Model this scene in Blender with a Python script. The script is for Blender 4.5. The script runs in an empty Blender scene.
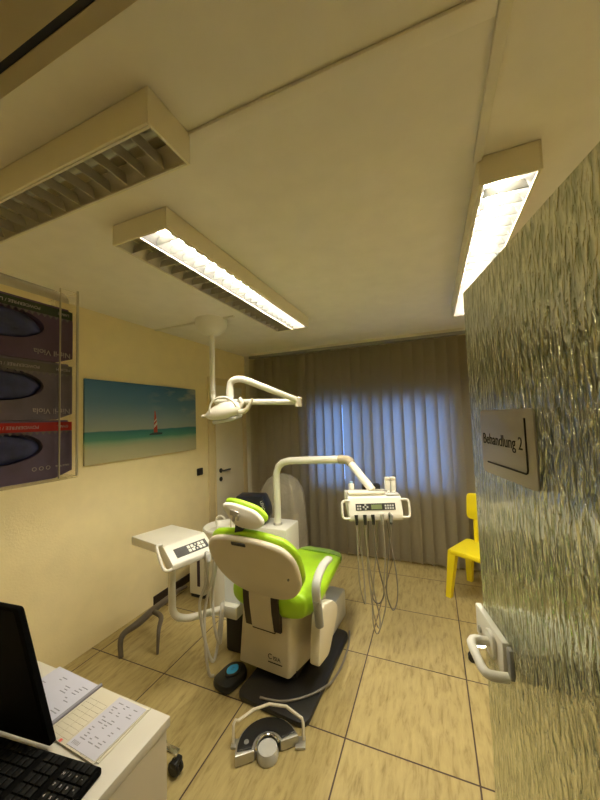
import bpy, bmesh, math, random
from mathutils import Vector, Matrix, Euler, noise
random.seed(7)
PI = math.pi
C = bpy.context.scene.collection
H = 1.62                                   # eye height of the photographer
CR = Vector((0.92385472, 0.38122306, -0.03407992)).normalized()
CW = Vector((-0.37902346, 0.92362578, 0.05706691)).normalized()
CU = CR.cross(CW).normalized()
FPX = 318.88
CAM = Vector((0, 0, H))

# ---------------------------------------------------------------- materials
def nodes(m):
    m.use_nodes = True
    return m.node_tree.nodes, m.node_tree.links

def mk(name, col, rough=0.5, metal=0.0, var=0.06, scale=8.0, bump=0.0, bscale=60.0, spec=0.5, **kw):
    m = bpy.data.materials.new(name); n, l = nodes(m)
    b = n['Principled BSDF']
    b.inputs['Roughness'].default_value = rough
    b.inputs['Metallic'].default_value = metal
    b.inputs['Specular IOR Level'].default_value = spec
    for k, v in kw.items():
        b.inputs[k.replace('_', ' ')].default_value = v
    tc = n.new('ShaderNodeTexCoord')
    nz = n.new('ShaderNodeTexNoise'); nz.inputs['Scale'].default_value = scale; nz.inputs['Detail'].default_value = 4
    l.new(tc.outputs['Object'], nz.inputs['Vector'])
    rp = n.new('ShaderNodeValToRGB')
    rp.color_ramp.elements[0].position = 0.3; rp.color_ramp.elements[1].position = 0.7
    rp.color_ramp.elements[0].color = (*[c * (1 - var) for c in col], 1)
    rp.color_ramp.elements[1].color = (*[min(1, c * (1 + var)) for c in col], 1)
    l.new(nz.outputs['Fac'], rp.inputs['Fac']); l.new(rp.outputs['Color'], b.inputs['Base Color'])
    if bump:
        n2 = n.new('ShaderNodeTexNoise'); n2.inputs['Scale'].default_value = bscale; n2.inputs['Detail'].default_value = 3
        l.new(tc.outputs['Object'], n2.inputs['Vector'])
        bp = n.new('ShaderNodeBump'); bp.inputs['Strength'].default_value = bump; bp.inputs['Distance'].default_value = 0.01
        l.new(n2.outputs['Fac'], bp.inputs['Height']); l.new(bp.outputs['Normal'], b.inputs['Normal'])
    return m

def emit(name, col, s):
    m = bpy.data.materials.new(name); n, l = nodes(m)
    b = n['Principled BSDF']
    b.inputs['Base Color'].default_value = (*col, 1)
    b.inputs['Emission Color'].default_value = (*col, 1)
    b.inputs['Emission Strength'].default_value = s
    return m

WARM = (1.0, 0.925, 0.75)
M = {}
M['ceiling'] = mk('ceiling_paint', (0.82, 0.78, 0.70), 0.85, var=0.03, bump=0.06, bscale=40)
M['wall'] = mk('cream_wall_paint', (0.83, 0.71, 0.41), 0.8, var=0.03, bump=0.12, bscale=90)
M['wallw'] = mk('white_wall_paint', (0.74, 0.70, 0.58), 0.8, var=0.03)
M['trim'] = mk('trim_paint', (0.72, 0.68, 0.56), 0.6)
M['housing'] = mk('light_housing', (0.84, 0.78, 0.60), 0.5, var=0.02)
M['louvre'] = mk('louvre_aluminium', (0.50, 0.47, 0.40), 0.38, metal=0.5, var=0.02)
M['louvre_lit'] = mk('louvre_lit_darkened', (0.05, 0.05, 0.048), 0.5, var=0.02, spec=0.2)  # louvre copy darkened for lit lanes, so blades show against the tube glare
M['tube_on'] = emit('lit_tube', WARM, 330)
M['tube_off'] = mk('unlit_tube', (0.6, 0.6, 0.57), 0.3)
M['white'] = mk('white_plastic', (0.80, 0.78, 0.70), 0.35, var=0.02)
M['offwhite'] = mk('cream_plastic', (0.72, 0.67, 0.55), 0.4, var=0.03)
M['shell'] = mk('chair_shell', (0.62, 0.56, 0.44), 0.4, var=0.03)
M['lightgrey'] = mk('light_grey_plastic', (0.52, 0.52, 0.5), 0.35, var=0.03)
M['grey'] = mk('grey_plastic', (0.27, 0.27, 0.26), 0.4)
M['green'] = mk('lime_upholstery', (0.36, 0.62, 0.015), 0.42, var=0.05, bump=0.05, bscale=200)
M['black'] = mk('black_plastic', (0.012, 0.012, 0.013), 0.4)
M['satin_black'] = mk('satin_black', (0.02, 0.018, 0.018), 0.55)
M['deep_black'] = mk('matt_black', (0.0015, 0.0015, 0.0015), 0.8, spec=0.05)
M['keycap'] = mk('black_keycap', (0.004, 0.004, 0.004), 0.6, spec=0.15)
M['navy'] = mk('dark_navy_plastic', (0.012, 0.014, 0.028), 0.35)
M['darkbrown'] = mk('dark_rubber', (0.03, 0.018, 0.012), 0.45)
M['chrome'] = mk('chrome', (0.75, 0.75, 0.72), 0.15, metal=1.0, var=0.01)
M['steel'] = mk('brushed_steel', (0.5, 0.49, 0.46), 0.35, metal=0.8)
M['yellow'] = mk('yellow_plastic', (0.88, 0.72, 0.012), 0.35, var=0.03)
M['blue'] = mk('blue_button', (0.04, 0.42, 1.0), 0.4)
M['purple'] = mk('purple_carton', (0.12, 0.07, 0.15), 0.5, var=0.12, scale=30)
M['purple2'] = mk('grey_purple_carton', (0.17, 0.14, 0.20), 0.5, var=0.12, scale=30)
M['purple3'] = mk('violet_carton', (0.15, 0.11, 0.21), 0.5, var=0.12, scale=30)
M['band_green'] = mk('dark_green_band', (0.02, 0.045, 0.025), 0.5)
M['band_grey'] = mk('grey_band', (0.13, 0.12, 0.13), 0.5)
M['band_red'] = mk('red_band', (0.45, 0.012, 0.015), 0.5)
M['glove'] = mk('blue_nitrile', (0.035, 0.045, 0.17), 0.5, var=0.4, scale=25)
M['print'] = mk('pale_print', (0.55, 0.5, 0.52), 0.6)
M['ink'] = mk('black_ink', (0.015, 0.013, 0.015), 0.6)
M['greyink'] = mk('grey_ink', (0.22, 0.21, 0.25), 0.6)
M['redink'] = mk('red_ink', (0.7, 0.1, 0.08), 0.6)
M['paper'] = mk('lavender_paper', (0.50, 0.50, 0.60), 0.7, var=0.02)
M['creampaper'] = mk('cream_paper', (0.60, 0.56, 0.45), 0.7, var=0.02)
M['desk'] = mk('cream_laminate', (0.56, 0.53, 0.46), 0.45, var=0.02)
M['deskside'] = mk('beige_laminate', (0.50, 0.44, 0.33), 0.5, var=0.02)
M['slat'] = None
M['door_white'] = mk('white_door_paint', (0.72, 0.66, 0.50), 0.5, var=0.02)
M['frame'] = mk('door_frame_paint', (0.70, 0.58, 0.33), 0.55, var=0.02)
M['sign'] = mk('silver_sign', (0.46, 0.43, 0.38), 0.45, metal=0.25, var=0.03)
M['lcd'] = mk('green_lcd', (0.16, 0.2, 0.09), 0.3)
M['hose'] = mk('grey_hose', (0.5, 0.47, 0.4), 0.45)
M['hosemid'] = mk('taupe_hose', (0.33, 0.30, 0.24), 0.45)
M['sleeve'] = mk('beige_sleeve', (0.40, 0.34, 0.24), 0.45)
M['hosedark'] = mk('dark_grey_hose', (0.2, 0.18, 0.15), 0.45)
M['boatred'] = mk('red_sail_print', (0.5, 0.06, 0.035), 0.5)
M['boatwhite'] = mk('white_sail_print', (0.62, 0.55, 0.5), 0.5)
M['boatdark'] = mk('dark_hull_print', (0.02, 0.06, 0.08), 0.5)
M['orange'] = mk('window_frame_white', (0.7, 0.72, 0.75), 0.5)
M['bracket'] = mk('dull_dark_metal', (0.12, 0.095, 0.07), 0.5)

def floor_mat():
    m = bpy.data.materials.new('beige_stone_tiles'); n, l = nodes(m); b = n['Principled BSDF']
    tc = n.new('ShaderNodeTexCoord'); sp = n.new('ShaderNodeSeparateXYZ'); l.new(tc.outputs['Object'], sp.inputs[0])
    def mth(op, a, bv=None):
        q = n.new('ShaderNodeMath'); q.operation = op
        for i, v in enumerate((a, bv)):
            if v is None: continue
            if hasattr(v, 'default_value') or hasattr(v, 'links'): l.new(v, q.inputs[i])
            else: q.inputs[i].default_value = v
        return q.outputs[0]
    S = 0.6; masks = []; cells = []
    for ax, o in (('X', -1.6903), ('Y', 1.6425)):
        t = mth('DIVIDE', mth('SUBTRACT', sp.outputs[ax], o), S)
        cells.append(mth('FLOOR', t))
        fr = mth('FRACT', t)
        dist = mth('MINIMUM', fr, mth('SUBTRACT', 1.0, fr))
        masks.append(mth('LESS_THAN', dist, 0.0062))
    grout = mth('MAXIMUM', masks[0], masks[1])
    mp = n.new('ShaderNodeMapping'); mp.inputs['Scale'].default_value = (26, 5, 1)
    l.new(tc.outputs['Object'], mp.inputs['Vector'])
    cmb = n.new('ShaderNodeCombineXYZ'); l.new(cells[0], cmb.inputs[0]); l.new(cells[1], cmb.inputs[1])
    wn = n.new('ShaderNodeTexWhiteNoise'); wn.noise_dimensions = '2D'; l.new(cmb.outputs[0], wn.inputs['Vector'])
    ad = n.new('ShaderNodeVectorMath'); ad.operation = 'ADD'; l.new(mp.outputs[0], ad.inputs[0])
    sc = n.new('ShaderNodeVectorMath'); sc.operation = 'SCALE'; sc.inputs['Scale'].default_value = 9
    l.new(wn.outputs['Color'], sc.inputs[0]); l.new(sc.outputs[0], ad.inputs[1])
    nz = n.new('ShaderNodeTexNoise'); nz.inputs['Scale'].default_value = 1.6; nz.inputs['Detail'].default_value = 8
    nz.inputs['Roughness'].default_value = 0.65; nz.inputs['Distortion'].default_value = 0.4
    l.new(ad.outputs[0], nz.inputs['Vector'])
    rp = n.new('ShaderNodeValToRGB'); e = rp.color_ramp.elements
    e[0].position = 0.3; e[0].color = (0.255, 0.19, 0.07, 1)
    e[1].position = 0.72; e[1].color = (0.49, 0.395, 0.18, 1)
    x = e.new(0.48); x.color = (0.41, 0.325, 0.14, 1)
    l.new(nz.outputs['Fac'], rp.inputs['Fac'])
    mx = n.new('ShaderNodeMix'); mx.data_type = 'RGBA'
    l.new(grout, mx.inputs['Factor']); l.new(rp.outputs['Color'], mx.inputs['A']); mx.inputs['B'].default_value = (0.055, 0.03, 0.022, 1)
    l.new(mx.outputs['Result'], b.inputs['Base Color'])
    b.inputs['Roughness'].default_value = 0.36
    return m
M['floor'] = floor_mat()

def slat_mat():
    m = bpy.data.materials.new('beige_blind_fabric'); n, l = nodes(m)
    b = n['Principled BSDF']; out = n['Material Output']
    b.inputs['Base Color'].default_value = (0.46, 0.40, 0.27, 1); b.inputs['Roughness'].default_value = 0.85
    t = n.new('ShaderNodeBsdfTranslucent'); t.inputs['Color'].default_value = (0.72, 0.70, 0.66, 1)
    tc = n.new('ShaderNodeTexCoord'); wv = n.new('ShaderNodeTexNoise'); wv.inputs['Scale'].default_value = 240
    l.new(tc.outputs['Object'], wv.inputs['Vector'])
    bp = n.new('ShaderNodeBump'); bp.inputs['Strength'].default_value = 0.15; bp.inputs['Distance'].default_value = 0.003
    l.new(wv.outputs['Fac'], bp.inputs['Height']); l.new(bp.outputs['Normal'], b.inputs['Normal'])
    mx = n.new('ShaderNodeMixShader'); mx.inputs[0].default_value = 0.55
    l.new(b.outputs[0], mx.inputs[1]); l.new(t.outputs[0], mx.inputs[2]); l.new(mx.outputs[0], out.inputs['Surface'])
    return m
M['slat'] = slat_mat()

def rain_glass():
    m = bpy.data.materials.new('rain_patterned_glass'); n, l = nodes(m); b = n['Principled BSDF']
    tc = n.new('ShaderNodeTexCoord')
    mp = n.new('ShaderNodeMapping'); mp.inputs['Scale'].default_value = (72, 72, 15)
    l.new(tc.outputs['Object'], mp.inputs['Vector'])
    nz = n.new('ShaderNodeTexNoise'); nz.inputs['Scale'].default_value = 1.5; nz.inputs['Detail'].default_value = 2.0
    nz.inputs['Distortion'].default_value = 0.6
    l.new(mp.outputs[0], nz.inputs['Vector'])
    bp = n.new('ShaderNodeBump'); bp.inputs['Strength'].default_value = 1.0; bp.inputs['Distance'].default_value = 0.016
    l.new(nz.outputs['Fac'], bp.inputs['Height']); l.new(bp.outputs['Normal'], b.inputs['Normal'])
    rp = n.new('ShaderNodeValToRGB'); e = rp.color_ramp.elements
    e[0].position = 0.35; e[0].color = (0.42, 0.48, 0.37, 1); e[1].position = 0.62; e[1].color = (0.95, 1.0, 0.88, 1)  # glints and dark flecks of the relief painted into the glass colour
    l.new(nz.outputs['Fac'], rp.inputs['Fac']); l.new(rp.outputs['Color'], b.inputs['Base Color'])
    b.inputs['Roughness'].default_value = 0.06
    b.inputs['Transmission Weight'].default_value = 0.3
    b.inputs['Metallic'].default_value = 0.9
    b.inputs['IOR'].default_value = 1.5
    return m
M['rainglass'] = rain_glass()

def clear(name, col, rough, ior=1.45):
    m = bpy.data.materials.new(name); n, l = nodes(m); b = n['Principled BSDF']
    b.inputs['Base Color'].default_value = (*col, 1); b.inputs['Roughness'].default_value = rough
    b.inputs['Transmission Weight'].default_value = 1.0; b.inputs['IOR'].default_value = ior
    return m
def thin_clear(name, col, gl=0.12, rough=0.05):
    m = bpy.data.materials.new(name); n, l = nodes(m); out = n['Material Output']
    t = n.new('ShaderNodeBsdfTransparent'); t.inputs['Color'].default_value = (*col, 1)
    g = n.new('ShaderNodeBsdfGlossy'); g.inputs['Roughness'].default_value = rough
    fr = n.new('ShaderNodeLayerWeight'); fr.inputs['Blend'].default_value = 0.12
    mu = n.new('ShaderNodeMath'); mu.operation = 'MULTIPLY_ADD'; mu.inputs[1].default_value = 0.7; mu.inputs[2].default_value = gl
    l.new(fr.outputs['Fresnel'], mu.inputs[0])
    mx = n.new('ShaderNodeMixShader'); l.new(mu.outputs[0], mx.inputs[0])
    l.new(t.outputs[0], mx.inputs[1]); l.new(g.outputs[0], mx.inputs[2]); l.new(mx.outputs[0], out.inputs['Surface'])
    return m
M['acrylic'] = thin_clear('clear_acrylic', (0.985, 0.98, 0.97), 0.0)
M['acrylic_edge'] = mk('acrylic_edge', (0.62, 0.58, 0.46), 0.2)
M['pane'] = thin_clear('window_glass', (0.9, 0.94, 0.97), 0.02)

def plastic_sheet():
    m = bpy.data.materials.new('milky_plastic_sheet'); n, l = nodes(m); out = n['Material Output']; b = n['Principled BSDF']
    b.inputs['Base Color'].default_value = (0.46, 0.42, 0.34, 1); b.inputs['Roughness'].default_value = 0.3
    tc = n.new('ShaderNodeTexCoord'); nz = n.new('ShaderNodeTexNoise'); nz.inputs['Scale'].default_value = 6; nz.inputs['Distortion'].default_value = 1.5
    l.new(tc.outputs['Object'], nz.inputs['Vector'])
    bp = n.new('ShaderNodeBump'); bp.inputs['Strength'].default_value = 0.6; bp.inputs['Distance'].default_value = 0.05
    l.new(nz.outputs['Fac'], bp.inputs['Height']); l.new(bp.outputs['Normal'], b.inputs['Normal'])
    t = n.new('ShaderNodeBsdfTransparent'); t.inputs['Color'].default_value = (0.9, 0.88, 0.82, 1)
    mx = n.new('ShaderNodeMixShader'); mx.inputs[0].default_value = 0.62
    l.new(t.outputs[0], mx.inputs[1]); l.new(b.outputs[0], mx.inputs[2]); l.new(mx.outputs[0], out.inputs['Surface'])
    return m
M['sheet'] = plastic_sheet()

PZ0, PZ1, PY0, PY1 = 1.325, 1.970, 1.572, 2.772
def picture_mat():
    m = bpy.data.materials.new('seascape_print'); n, l = nodes(m); b = n['Principled BSDF']
    b.inputs['Roughness'].default_value = 0.45
    tc = n.new('ShaderNodeTexCoord'); sp = n.new('ShaderNodeSeparateXYZ'); l.new(tc.outputs['Object'], sp.inputs[0])
    def mr(sock, a, c):
        q = n.new('ShaderNodeMapRange'); q.inputs['From Min'].default_value = a; q.inputs['From Max'].default_value = c
        l.new(sock, q.inputs['Value']); return q.outputs['Result']
    h = PZ1 - PZ0
    v = mr(sp.outputs['Z'], 0, h)
    nz0 = n.new('ShaderNodeTexNoise'); nz0.inputs['Scale'].default_value = 5; l.new(tc.outputs['Object'], nz0.inputs['Vector'])
    ms = n.new('ShaderNodeMath'); ms.operation = 'MULTIPLY_ADD'; ms.inputs[1].default_value = 0.03
    l.new(nz0.outputs['Fac'], ms.inputs[0]); l.new(v, ms.inputs[2])
    rp = n.new('ShaderNodeValToRGB'); e = rp.color_ramp.elements
    stops = [(0.0, (0.50, 0.46, 0.30)), (0.19, (0.44, 0.46, 0.32)), (0.25, (0.28, 0.42, 0.32)), (0.29, (0.08, 0.29, 0.25)),
             (0.375, (0.03, 0.20, 0.23)), (0.388, (0.05, 0.17, 0.26)), (0.395, (0.33, 0.38, 0.38)), (0.55, (0.22, 0.31, 0.38)),
             (0.75, (0.085, 0.20, 0.33)), (1.0, (0.035, 0.14, 0.29))]
    e[0].position = 0; e[0].color = (*stops[0][1], 1); e[1].position = 1; e[1].color = (*stops[-1][1], 1)
    for p, c in stops[1:-1]:
        x = e.new(p); x.color = (*c, 1)
    l.new(ms.outputs[0], rp.inputs['Fac'])
    # clouds, drawn into the upper part of the print
    mp = n.new('ShaderNodeMapping'); mp.inputs['Scale'].default_value = (1, 2.2, 7.5); l.new(tc.outputs['Object'], mp.inputs['Vector'])
    nz = n.new('ShaderNodeTexNoise'); nz.inputs['Scale'].default_value = 1.3; nz.inputs['Detail'].default_value = 6
    l.new(mp.outputs[0], nz.inputs['Vector'])
    cr = n.new('ShaderNodeValToRGB'); cr.color_ramp.elements[0].position = 0.5; cr.color_ramp.elements[1].position = 0.72
    l.new(nz.outputs['Fac'], cr.inputs['Fac'])
    yb = mr(sp.outputs['Y'], 0.55, 0.85)
    zb = n.new('ShaderNodeMath'); zb.operation = 'GREATER_THAN'; zb.inputs[1].default_value = 0.41; l.new(v, zb.inputs[0])
    zt = mr(v, 0.45, 0.62)
    f1 = n.new('ShaderNodeMath'); f1.operation = 'MULTIPLY'; l.new(cr.outputs['Color'], f1.inputs[0]); l.new(zt, f1.inputs[1])
    f2 = n.new('ShaderNodeMath'); f2.operation = 'MULTIPLY'; l.new(f1.outputs[0], f2.inputs[0]); l.new(yb, f2.inputs[1])
    f3 = n.new('ShaderNodeMath'); f3.operation = 'MULTIPLY'; l.new(f2.outputs[0], f3.inputs[0]); l.new(zb.outputs[0], f3.inputs[1])
    mx = n.new('ShaderNodeMix'); mx.data_type = 'RGBA'; mx.inputs['B'].default_value = (0.40, 0.40, 0.36, 1)
    l.new(f3.outputs[0], mx.inputs['Factor']); l.new(rp.outputs['Color'], mx.inputs['A'])
    l.new(mx.outputs['Result'], b.inputs['Base Color'])
    return m
M['picture'] = picture_mat()

# ---------------------------------------------------------------- mesh helpers
def basis(x, y, z, o):
    return Matrix(((x[0], y[0], z[0], o[0]), (x[1], y[1], z[1], o[1]), (x[2], y[2], z[2], o[2]), (0, 0, 0, 1)))

def catmull(pts, k=6, closed=False):
    P = [Vector(p) for p in pts]; n = len(P)
    if n < 3: return P
    out = []
    rng = n if closed else n - 1
    for i in range(rng):
        if closed: a, b, c, d = P[(i-1) % n], P[i], P[(i+1) % n], P[(i+2) % n]
        else: a, b, c, d = P[max(i-1, 0)], P[i], P[i+1], P[min(i+2, n-1)]
        for j in range(k):
            t = j / k
            out.append(0.5 * ((2*b) + (c-a)*t + (2*a-5*b+4*c-d)*t*t + (3*b-a-3*c+d)*t**3))
    if not closed: out.append(P[-1])
    return out

def round_poly(pts, r, k=5):
    """2-D outline with rounded corners; r one radius or one per corner"""
    P = [Vector(p) for p in pts]; n = len(P); out = []
    rs = r if isinstance(r, (list, tuple)) else [r] * n
    for i in range(n):
        a, b, c = P[i-1], P[i], P[(i+1) % n]
        u = (a-b); w = (c-b)
        q = min(rs[i], u.length*0.49, w.length*0.49)
        s, e = b + u.normalized()*q, b + w.normalized()*q
        for j in range(k+1):
            t = j / k
            out.append(s*(1-t)**2 + b*2*t*(1-t) + e*t*t)
    return out

class MB:
    def __init__(s): s.bm = bmesh.new()
    def _xf(s, vs, Mx):
        if Mx is not None: bmesh.ops.transform(s.bm, matrix=Mx, verts=vs)
    def box(s, lo, hi, bev=0.0, Mx=None, seg=2):
        lo, hi = Vector(lo), Vector(hi)
        r = bmesh.ops.create_cube(s.bm, size=1.0); vs = r['verts']
        for v in vs: v.co = Vector([(lo[i]+hi[i])/2 + v.co[i]*(hi[i]-lo[i]) for i in range(3)])
        if bev:
            es = list({e for v in vs for e in v.link_edges})
            q = bmesh.ops.bevel(s.bm, geom=es, offset=bev, segments=seg, profile=0.5, affect='EDGES')
            vs = list({v for f in q['faces'] for v in f.verts} | {v for v in vs if v.is_valid})
        s._xf(vs, Mx); return s
    def rings(s, rings, cap=True, Mx=None, closed=False):
        V = [[s.bm.verts.new(p) for p in r] for r in rings]
        m = len(V[0]); L = len(V)
        for i in range(L if closed else L-1):
            A, B = V[i], V[(i+1) % L]
            for j in range(m):
                try: s.bm.faces.new((A[j], A[(j+1) % m], B[(j+1) % m], B[j]))
                except ValueError: pass
        if cap and not closed:
            s.bm.faces.new(list(reversed(V[0]))); s.bm.faces.new(V[-1])
        s._xf([v for r in V for v in r], Mx); return s
    def tube(s, pts, r, seg=12, smooth=0, cap=True, Mx=None):
        P = catmull(pts, smooth) if smooth else [Vector(p) for p in pts]
        n = len(P); R = r if isinstance(r, (list, tuple)) else None
        tan = []
        for i in range(n):
            t = (P[min(i+1, n-1)] - P[max(i-1, 0)]); tan.append(t.normalized())
        ref = Vector((0, 0, 1)) if abs(tan[0].z) < 0.9 else Vector((1, 0, 0))
        u = tan[0].cross(ref).normalized(); rings = []
        for i in range(n):
            u = (u - tan[i]*u.dot(tan[i])).normalized(); w = tan[i].cross(u)
            if R: f = i/(n-1)*(len(R)-1); k = min(int(f), len(R)-2); rr = R[k]*(1-(f-k)) + R[k+1]*(f-k)
            else: rr = r
            rings.append([P[i] + (u*math.cos(2*PI*j/seg) + w*math.sin(2*PI*j/seg))*rr for j in range(seg)])
        return s.rings(rings, cap, Mx)
    def lathe(s, prof, Mx=None, seg=32, cap=True):
        rings = [[Vector((max(r, 1e-4)*math.cos(2*PI*j/seg), max(r, 1e-4)*math.sin(2*PI*j/seg), z)) for j in range(seg)] for r, z in prof]
        return s.rings(rings, cap, Mx)
    def prism(s, outline, d0, d1, Mx=None, bev=0.0):
        """outline in local x,y; extruded along local z from d0 to d1"""
        P = [Vector((p[0], p[1])) for p in outline]
        c = sum(P, Vector((0, 0))) / len(P)
        def ins(q):
            out = []
            n = len(P)
            for i in range(n):
                a, b, e = P[i-1], P[i], P[(i+1) % n]
                t = (e-a); nn = Vector((t.y, -t.x))
                if nn.length < 1e-9: out.append(b); continue
                nn.normalize()
                if nn.dot(b-c) < 0: nn = -nn
                out.append(b - nn*q)
            return out
        lv = [(0, d0), (0, d1)] if not bev else [(bev, d0), (bev*0.3, d0+bev*0.3), (0, d0+bev), (0, d1-bev), (bev*0.3, d1-bev*0.3), (bev, d1)]
        rings = [[Vector((p.x, p.y, z)) for p in (ins(q) if q else P)] for q, z in lv]
        return s.rings(rings, True, Mx)
    def cushion(s, outline, t0, t1, puff=0.03, Mx=None, n=5):
        """soft pad: outline with rounded-over edges from t0 to t1, domed on the t1 side"""
        P = [Vector((p[0], p[1])) for p in outline]; c = sum(P, Vector((0, 0))) / len(P)
        h = t1 - t0; e = min(abs(h)*0.5, 0.05)
        rings = []
        for i in range(n+1):
            a = PI/2*i/n
            q = e*(1-math.sin(a)); z = t0 + (e*(1-math.cos(a)))*(1 if h > 0 else -1)
            rings.append([Vector((*(c + (p-c)*(1 - q/max((p-c).length, 1e-5))), z)) for p in P])
        for i in range(n+1):
            a = PI/2*i/n
            q = e*(1-math.cos(a)); z = t1 - e*(1-math.sin(a))*(1 if h > 0 else -1)
            rings.append([Vector((*(c + (p-c)*(1 - q/max((p-c).length, 1e-5))), z)) for p in P])
        last = rings[-1]
        for k in (0.7, 0.4, 0.12):
            z = t1 + (1-k*k)*puff*(1 if h > 0 else -1)
            rings.append([Vector((c.x+(p.x-c.x)*k, c.y+(p.y-c.y)*k, z)) for p in last])
        return s.rings(rings, True, Mx)
    def ball(s, c, r, Mx=None, u=20, v=12, rot=None):
        q = bmesh.ops.create_uvsphere(s.bm, u_segments=u, v_segments=v, radius=1.0)
        r = (r, r, r) if not isinstance(r, (list, tuple)) else r
        A = Matrix.Translation(Vector(c)) @ (rot.to_4x4() if rot else Matrix.Identity(4)) @ Matrix.Diagonal((*r, 1))
        if Mx is not None: A = Mx @ A
        bmesh.ops.transform(s.bm, matrix=A, verts=q['verts']); return s
    def quad(s, a, b, c, d):
        s.bm.faces.new([s.bm.verts.new(p) for p in (a, b, c, d)]); return s
    def text(s, body, size, Mx, extrude=0.0004, align='CENTER', width=1.0):
        cu = bpy.data.curves.new('lettering', 'FONT'); cu.body = body; cu.size = size; cu.extrude = extrude
        cu.align_x = align; cu.align_y = 'CENTER'
        o = bpy.data.objects.new('lettering', cu); C.objects.link(o)
        bpy.context.view_layer.update()
        me = bpy.data.meshes.new_from_object(o.evaluated_get(bpy.context.evaluated_depsgraph_get()))
        me.transform(Mx @ Matrix.Diagonal((width, 1, 1, 1)))
        s.bm.from_mesh(me); bpy.data.meshes.remove(me)
        bpy.data.objects.remove(o); bpy.data.curves.remove(cu); return s
    def build(s, name, mat, parent=None, ang=35, world=True):
        bm = s.bm
        bmesh.ops.recalc_face_normals(bm, faces=bm.faces)
        me = bpy.data.meshes.new(name)
        if world and parent is not None:
            r = parent
            while r.parent is not None: r = r.parent
            bmesh.ops.transform(bm, matrix=ROOT.get(r.name, Matrix.Identity(4)).inverted(), verts=bm.verts)
        bm.to_mesh(me); bm.free()
        for p in me.polygons: p.use_smooth = True
        try: me.set_sharp_from_angle(angle=math.radians(ang))
        except Exception: pass
        if isinstance(mat, str): mat = M[mat]
        me.materials.append(mat)
        o = bpy.data.objects.new(name, me); C.objects.link(o)
        if parent is not None: o.parent = parent
        return o

ROOT = {}
def tag(o, label=None, cat=None, group=None, kind=None):
    if label: o['label'] = label
    if cat: o['category'] = cat
    if group: o['group'] = group
    if kind: o['kind'] = kind
    return o
def thing(name, label, cat, loc=(0, 0, 0), group=None):
    o = bpy.data.objects.new(name, None); o.empty_display_size = 0.05; C.objects.link(o)
    o.location = loc; ROOT[o.name] = Matrix.Translation(Vector(loc))
    return tag(o, label, cat, group)
def own_origin(mb_obj, loc):
    """give a one-mesh thing an origin at loc"""
    loc = Vector(loc); mb_obj.data.transform(Matrix.Translation(-loc)); mb_obj.location = loc; return mb_obj
def struct(mb, name, mat, parent=None, label=None):
    o = mb.build(name, mat, parent)
    if parent is None: o['kind'] = 'structure'
    if label: o['label'] = label
    return o
def sroot(name, loc=(0, 0, 0), label=None):
    o = bpy.data.objects.new(name, None); o.empty_display_size = 0.05; C.objects.link(o); o.location = loc
    ROOT[o.name] = Matrix.Translation(Vector(loc)); o['kind'] = 'structure'
    if label: o['label'] = label
    return o

# ---------------------------------------------------------------- the room
XL, XR, YB, YF0, YF1, ZC = -2.383, 1.05, 3.80, 0.08, 0.20, 2.505
DX0, DX1, DZ = -0.56, 0.335, 2.01
T = 0.1
struct(MB().box((XL-T, -2.2, -0.1), (1.5, YB+0.2, 0)), 'floor', 'floor', label='beige stone tile floor with dark joints')
struct(MB().box((XL-T, -2.2, ZC), (1.5, YB+0.2, ZC+0.1)), 'ceiling', 'ceiling', label='plain cream ceiling')
struct(MB().box((XL-T, -2.2, 0), (XL, YB+0.2, ZC)), 'wall_left', 'wall', label='cream yellow wall on the left')
struct(MB().box((XR, YF1, 0), (XR+T, YB+0.2, ZC)), 'wall_right', 'wall', label='cream wall behind the open glass door')
WX0, WX1, WZ0, WZ1 = -1.40, 0.24, 0.78, 1.83
wb = MB().box((XL, YB, 0), (WX0, YB+0.2, ZC)).box((WX1, YB, 0), (XR, YB+0.2, ZC))
wb.box((WX0, YB, 0), (WX1, YB+0.2, WZ0)).box((WX0, YB, WZ1), (WX1, YB+0.2, ZC))
struct(wb, 'wall_back', 'wallw', label='wall behind the vertical blind')
wf = MB().box((XL, YF0, 0), (DX0, YF1, ZC)).box((DX1, YF0, 0), (1.5, YF1, ZC)).box((DX0, YF0, DZ+0.012), (DX1, YF1, ZC))
struct(wf, 'wall_front', 'wall', label='wall around the doorway in the foreground')
struct(MB().box((XL-T, -2.3, 0), (1.6, -2.2, ZC)), 'wall_corridor_end', 'wallw')
struct(MB().box((1.5, -2.2, 0), (1.6, YF1, ZC)), 'wall_corridor_side', 'wallw')
# door frame head with a black rubber seal
tr = MB().box((DX0-0.05, 0.07, DZ), (DX0, 0.205, DZ+0.05)).box((DX0, 0.185, DZ), (DX1, 0.2, DZ+0.05)).box((DX0, 0.06, DZ), (DX1, 0.178, DZ+0.05))
tr.box((DX0-0.05, 0.06, 0), (DX0, 0.205, DZ)).box((DX1, 0.06, 0), (DX1+0.05, 0.205, DZ))
fr = struct(tr, 'trim_1', 'frame', label='cream door frame overhead')
MB().box((DX0, 0.178, DZ+0.001), (DX1, 0.185, DZ+0.012)).build('rubber_seal', 'satin_black', fr)
# cable covers on the ceiling
struct(MB().box((-0.66, 0.735, ZC-0.012), (0.18, 0.785, ZC), 0.004), 'trim_2', 'ceiling', label='flat cable cover running across the ceiling')
struct(MB().box((0.18, 0.2, ZC-0.018), (0.208, 1.235, ZC), 0.003), 'trim_3', 'trim', label='flat cable cover leading to the light by the glass door')
struct(MB().box((XL, 2.235, ZC-0.012), (-1.5, 2.262, ZC), 0.003), 'trim_4', 'trim', label='thin cable cover leading to the operating lamp mount')
struct(MB().box((XL, 2.2, 0), (XL+0.015, 2.97, 0.075), 0.003), 'baseboard_left', 'darkbrown', label='dark skirting along the left wall')
struct(MB().box((XL, YB-0.02, 0), (XR, YB, 0.06), 0.003), 'baseboard_back', 'trim')
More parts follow.
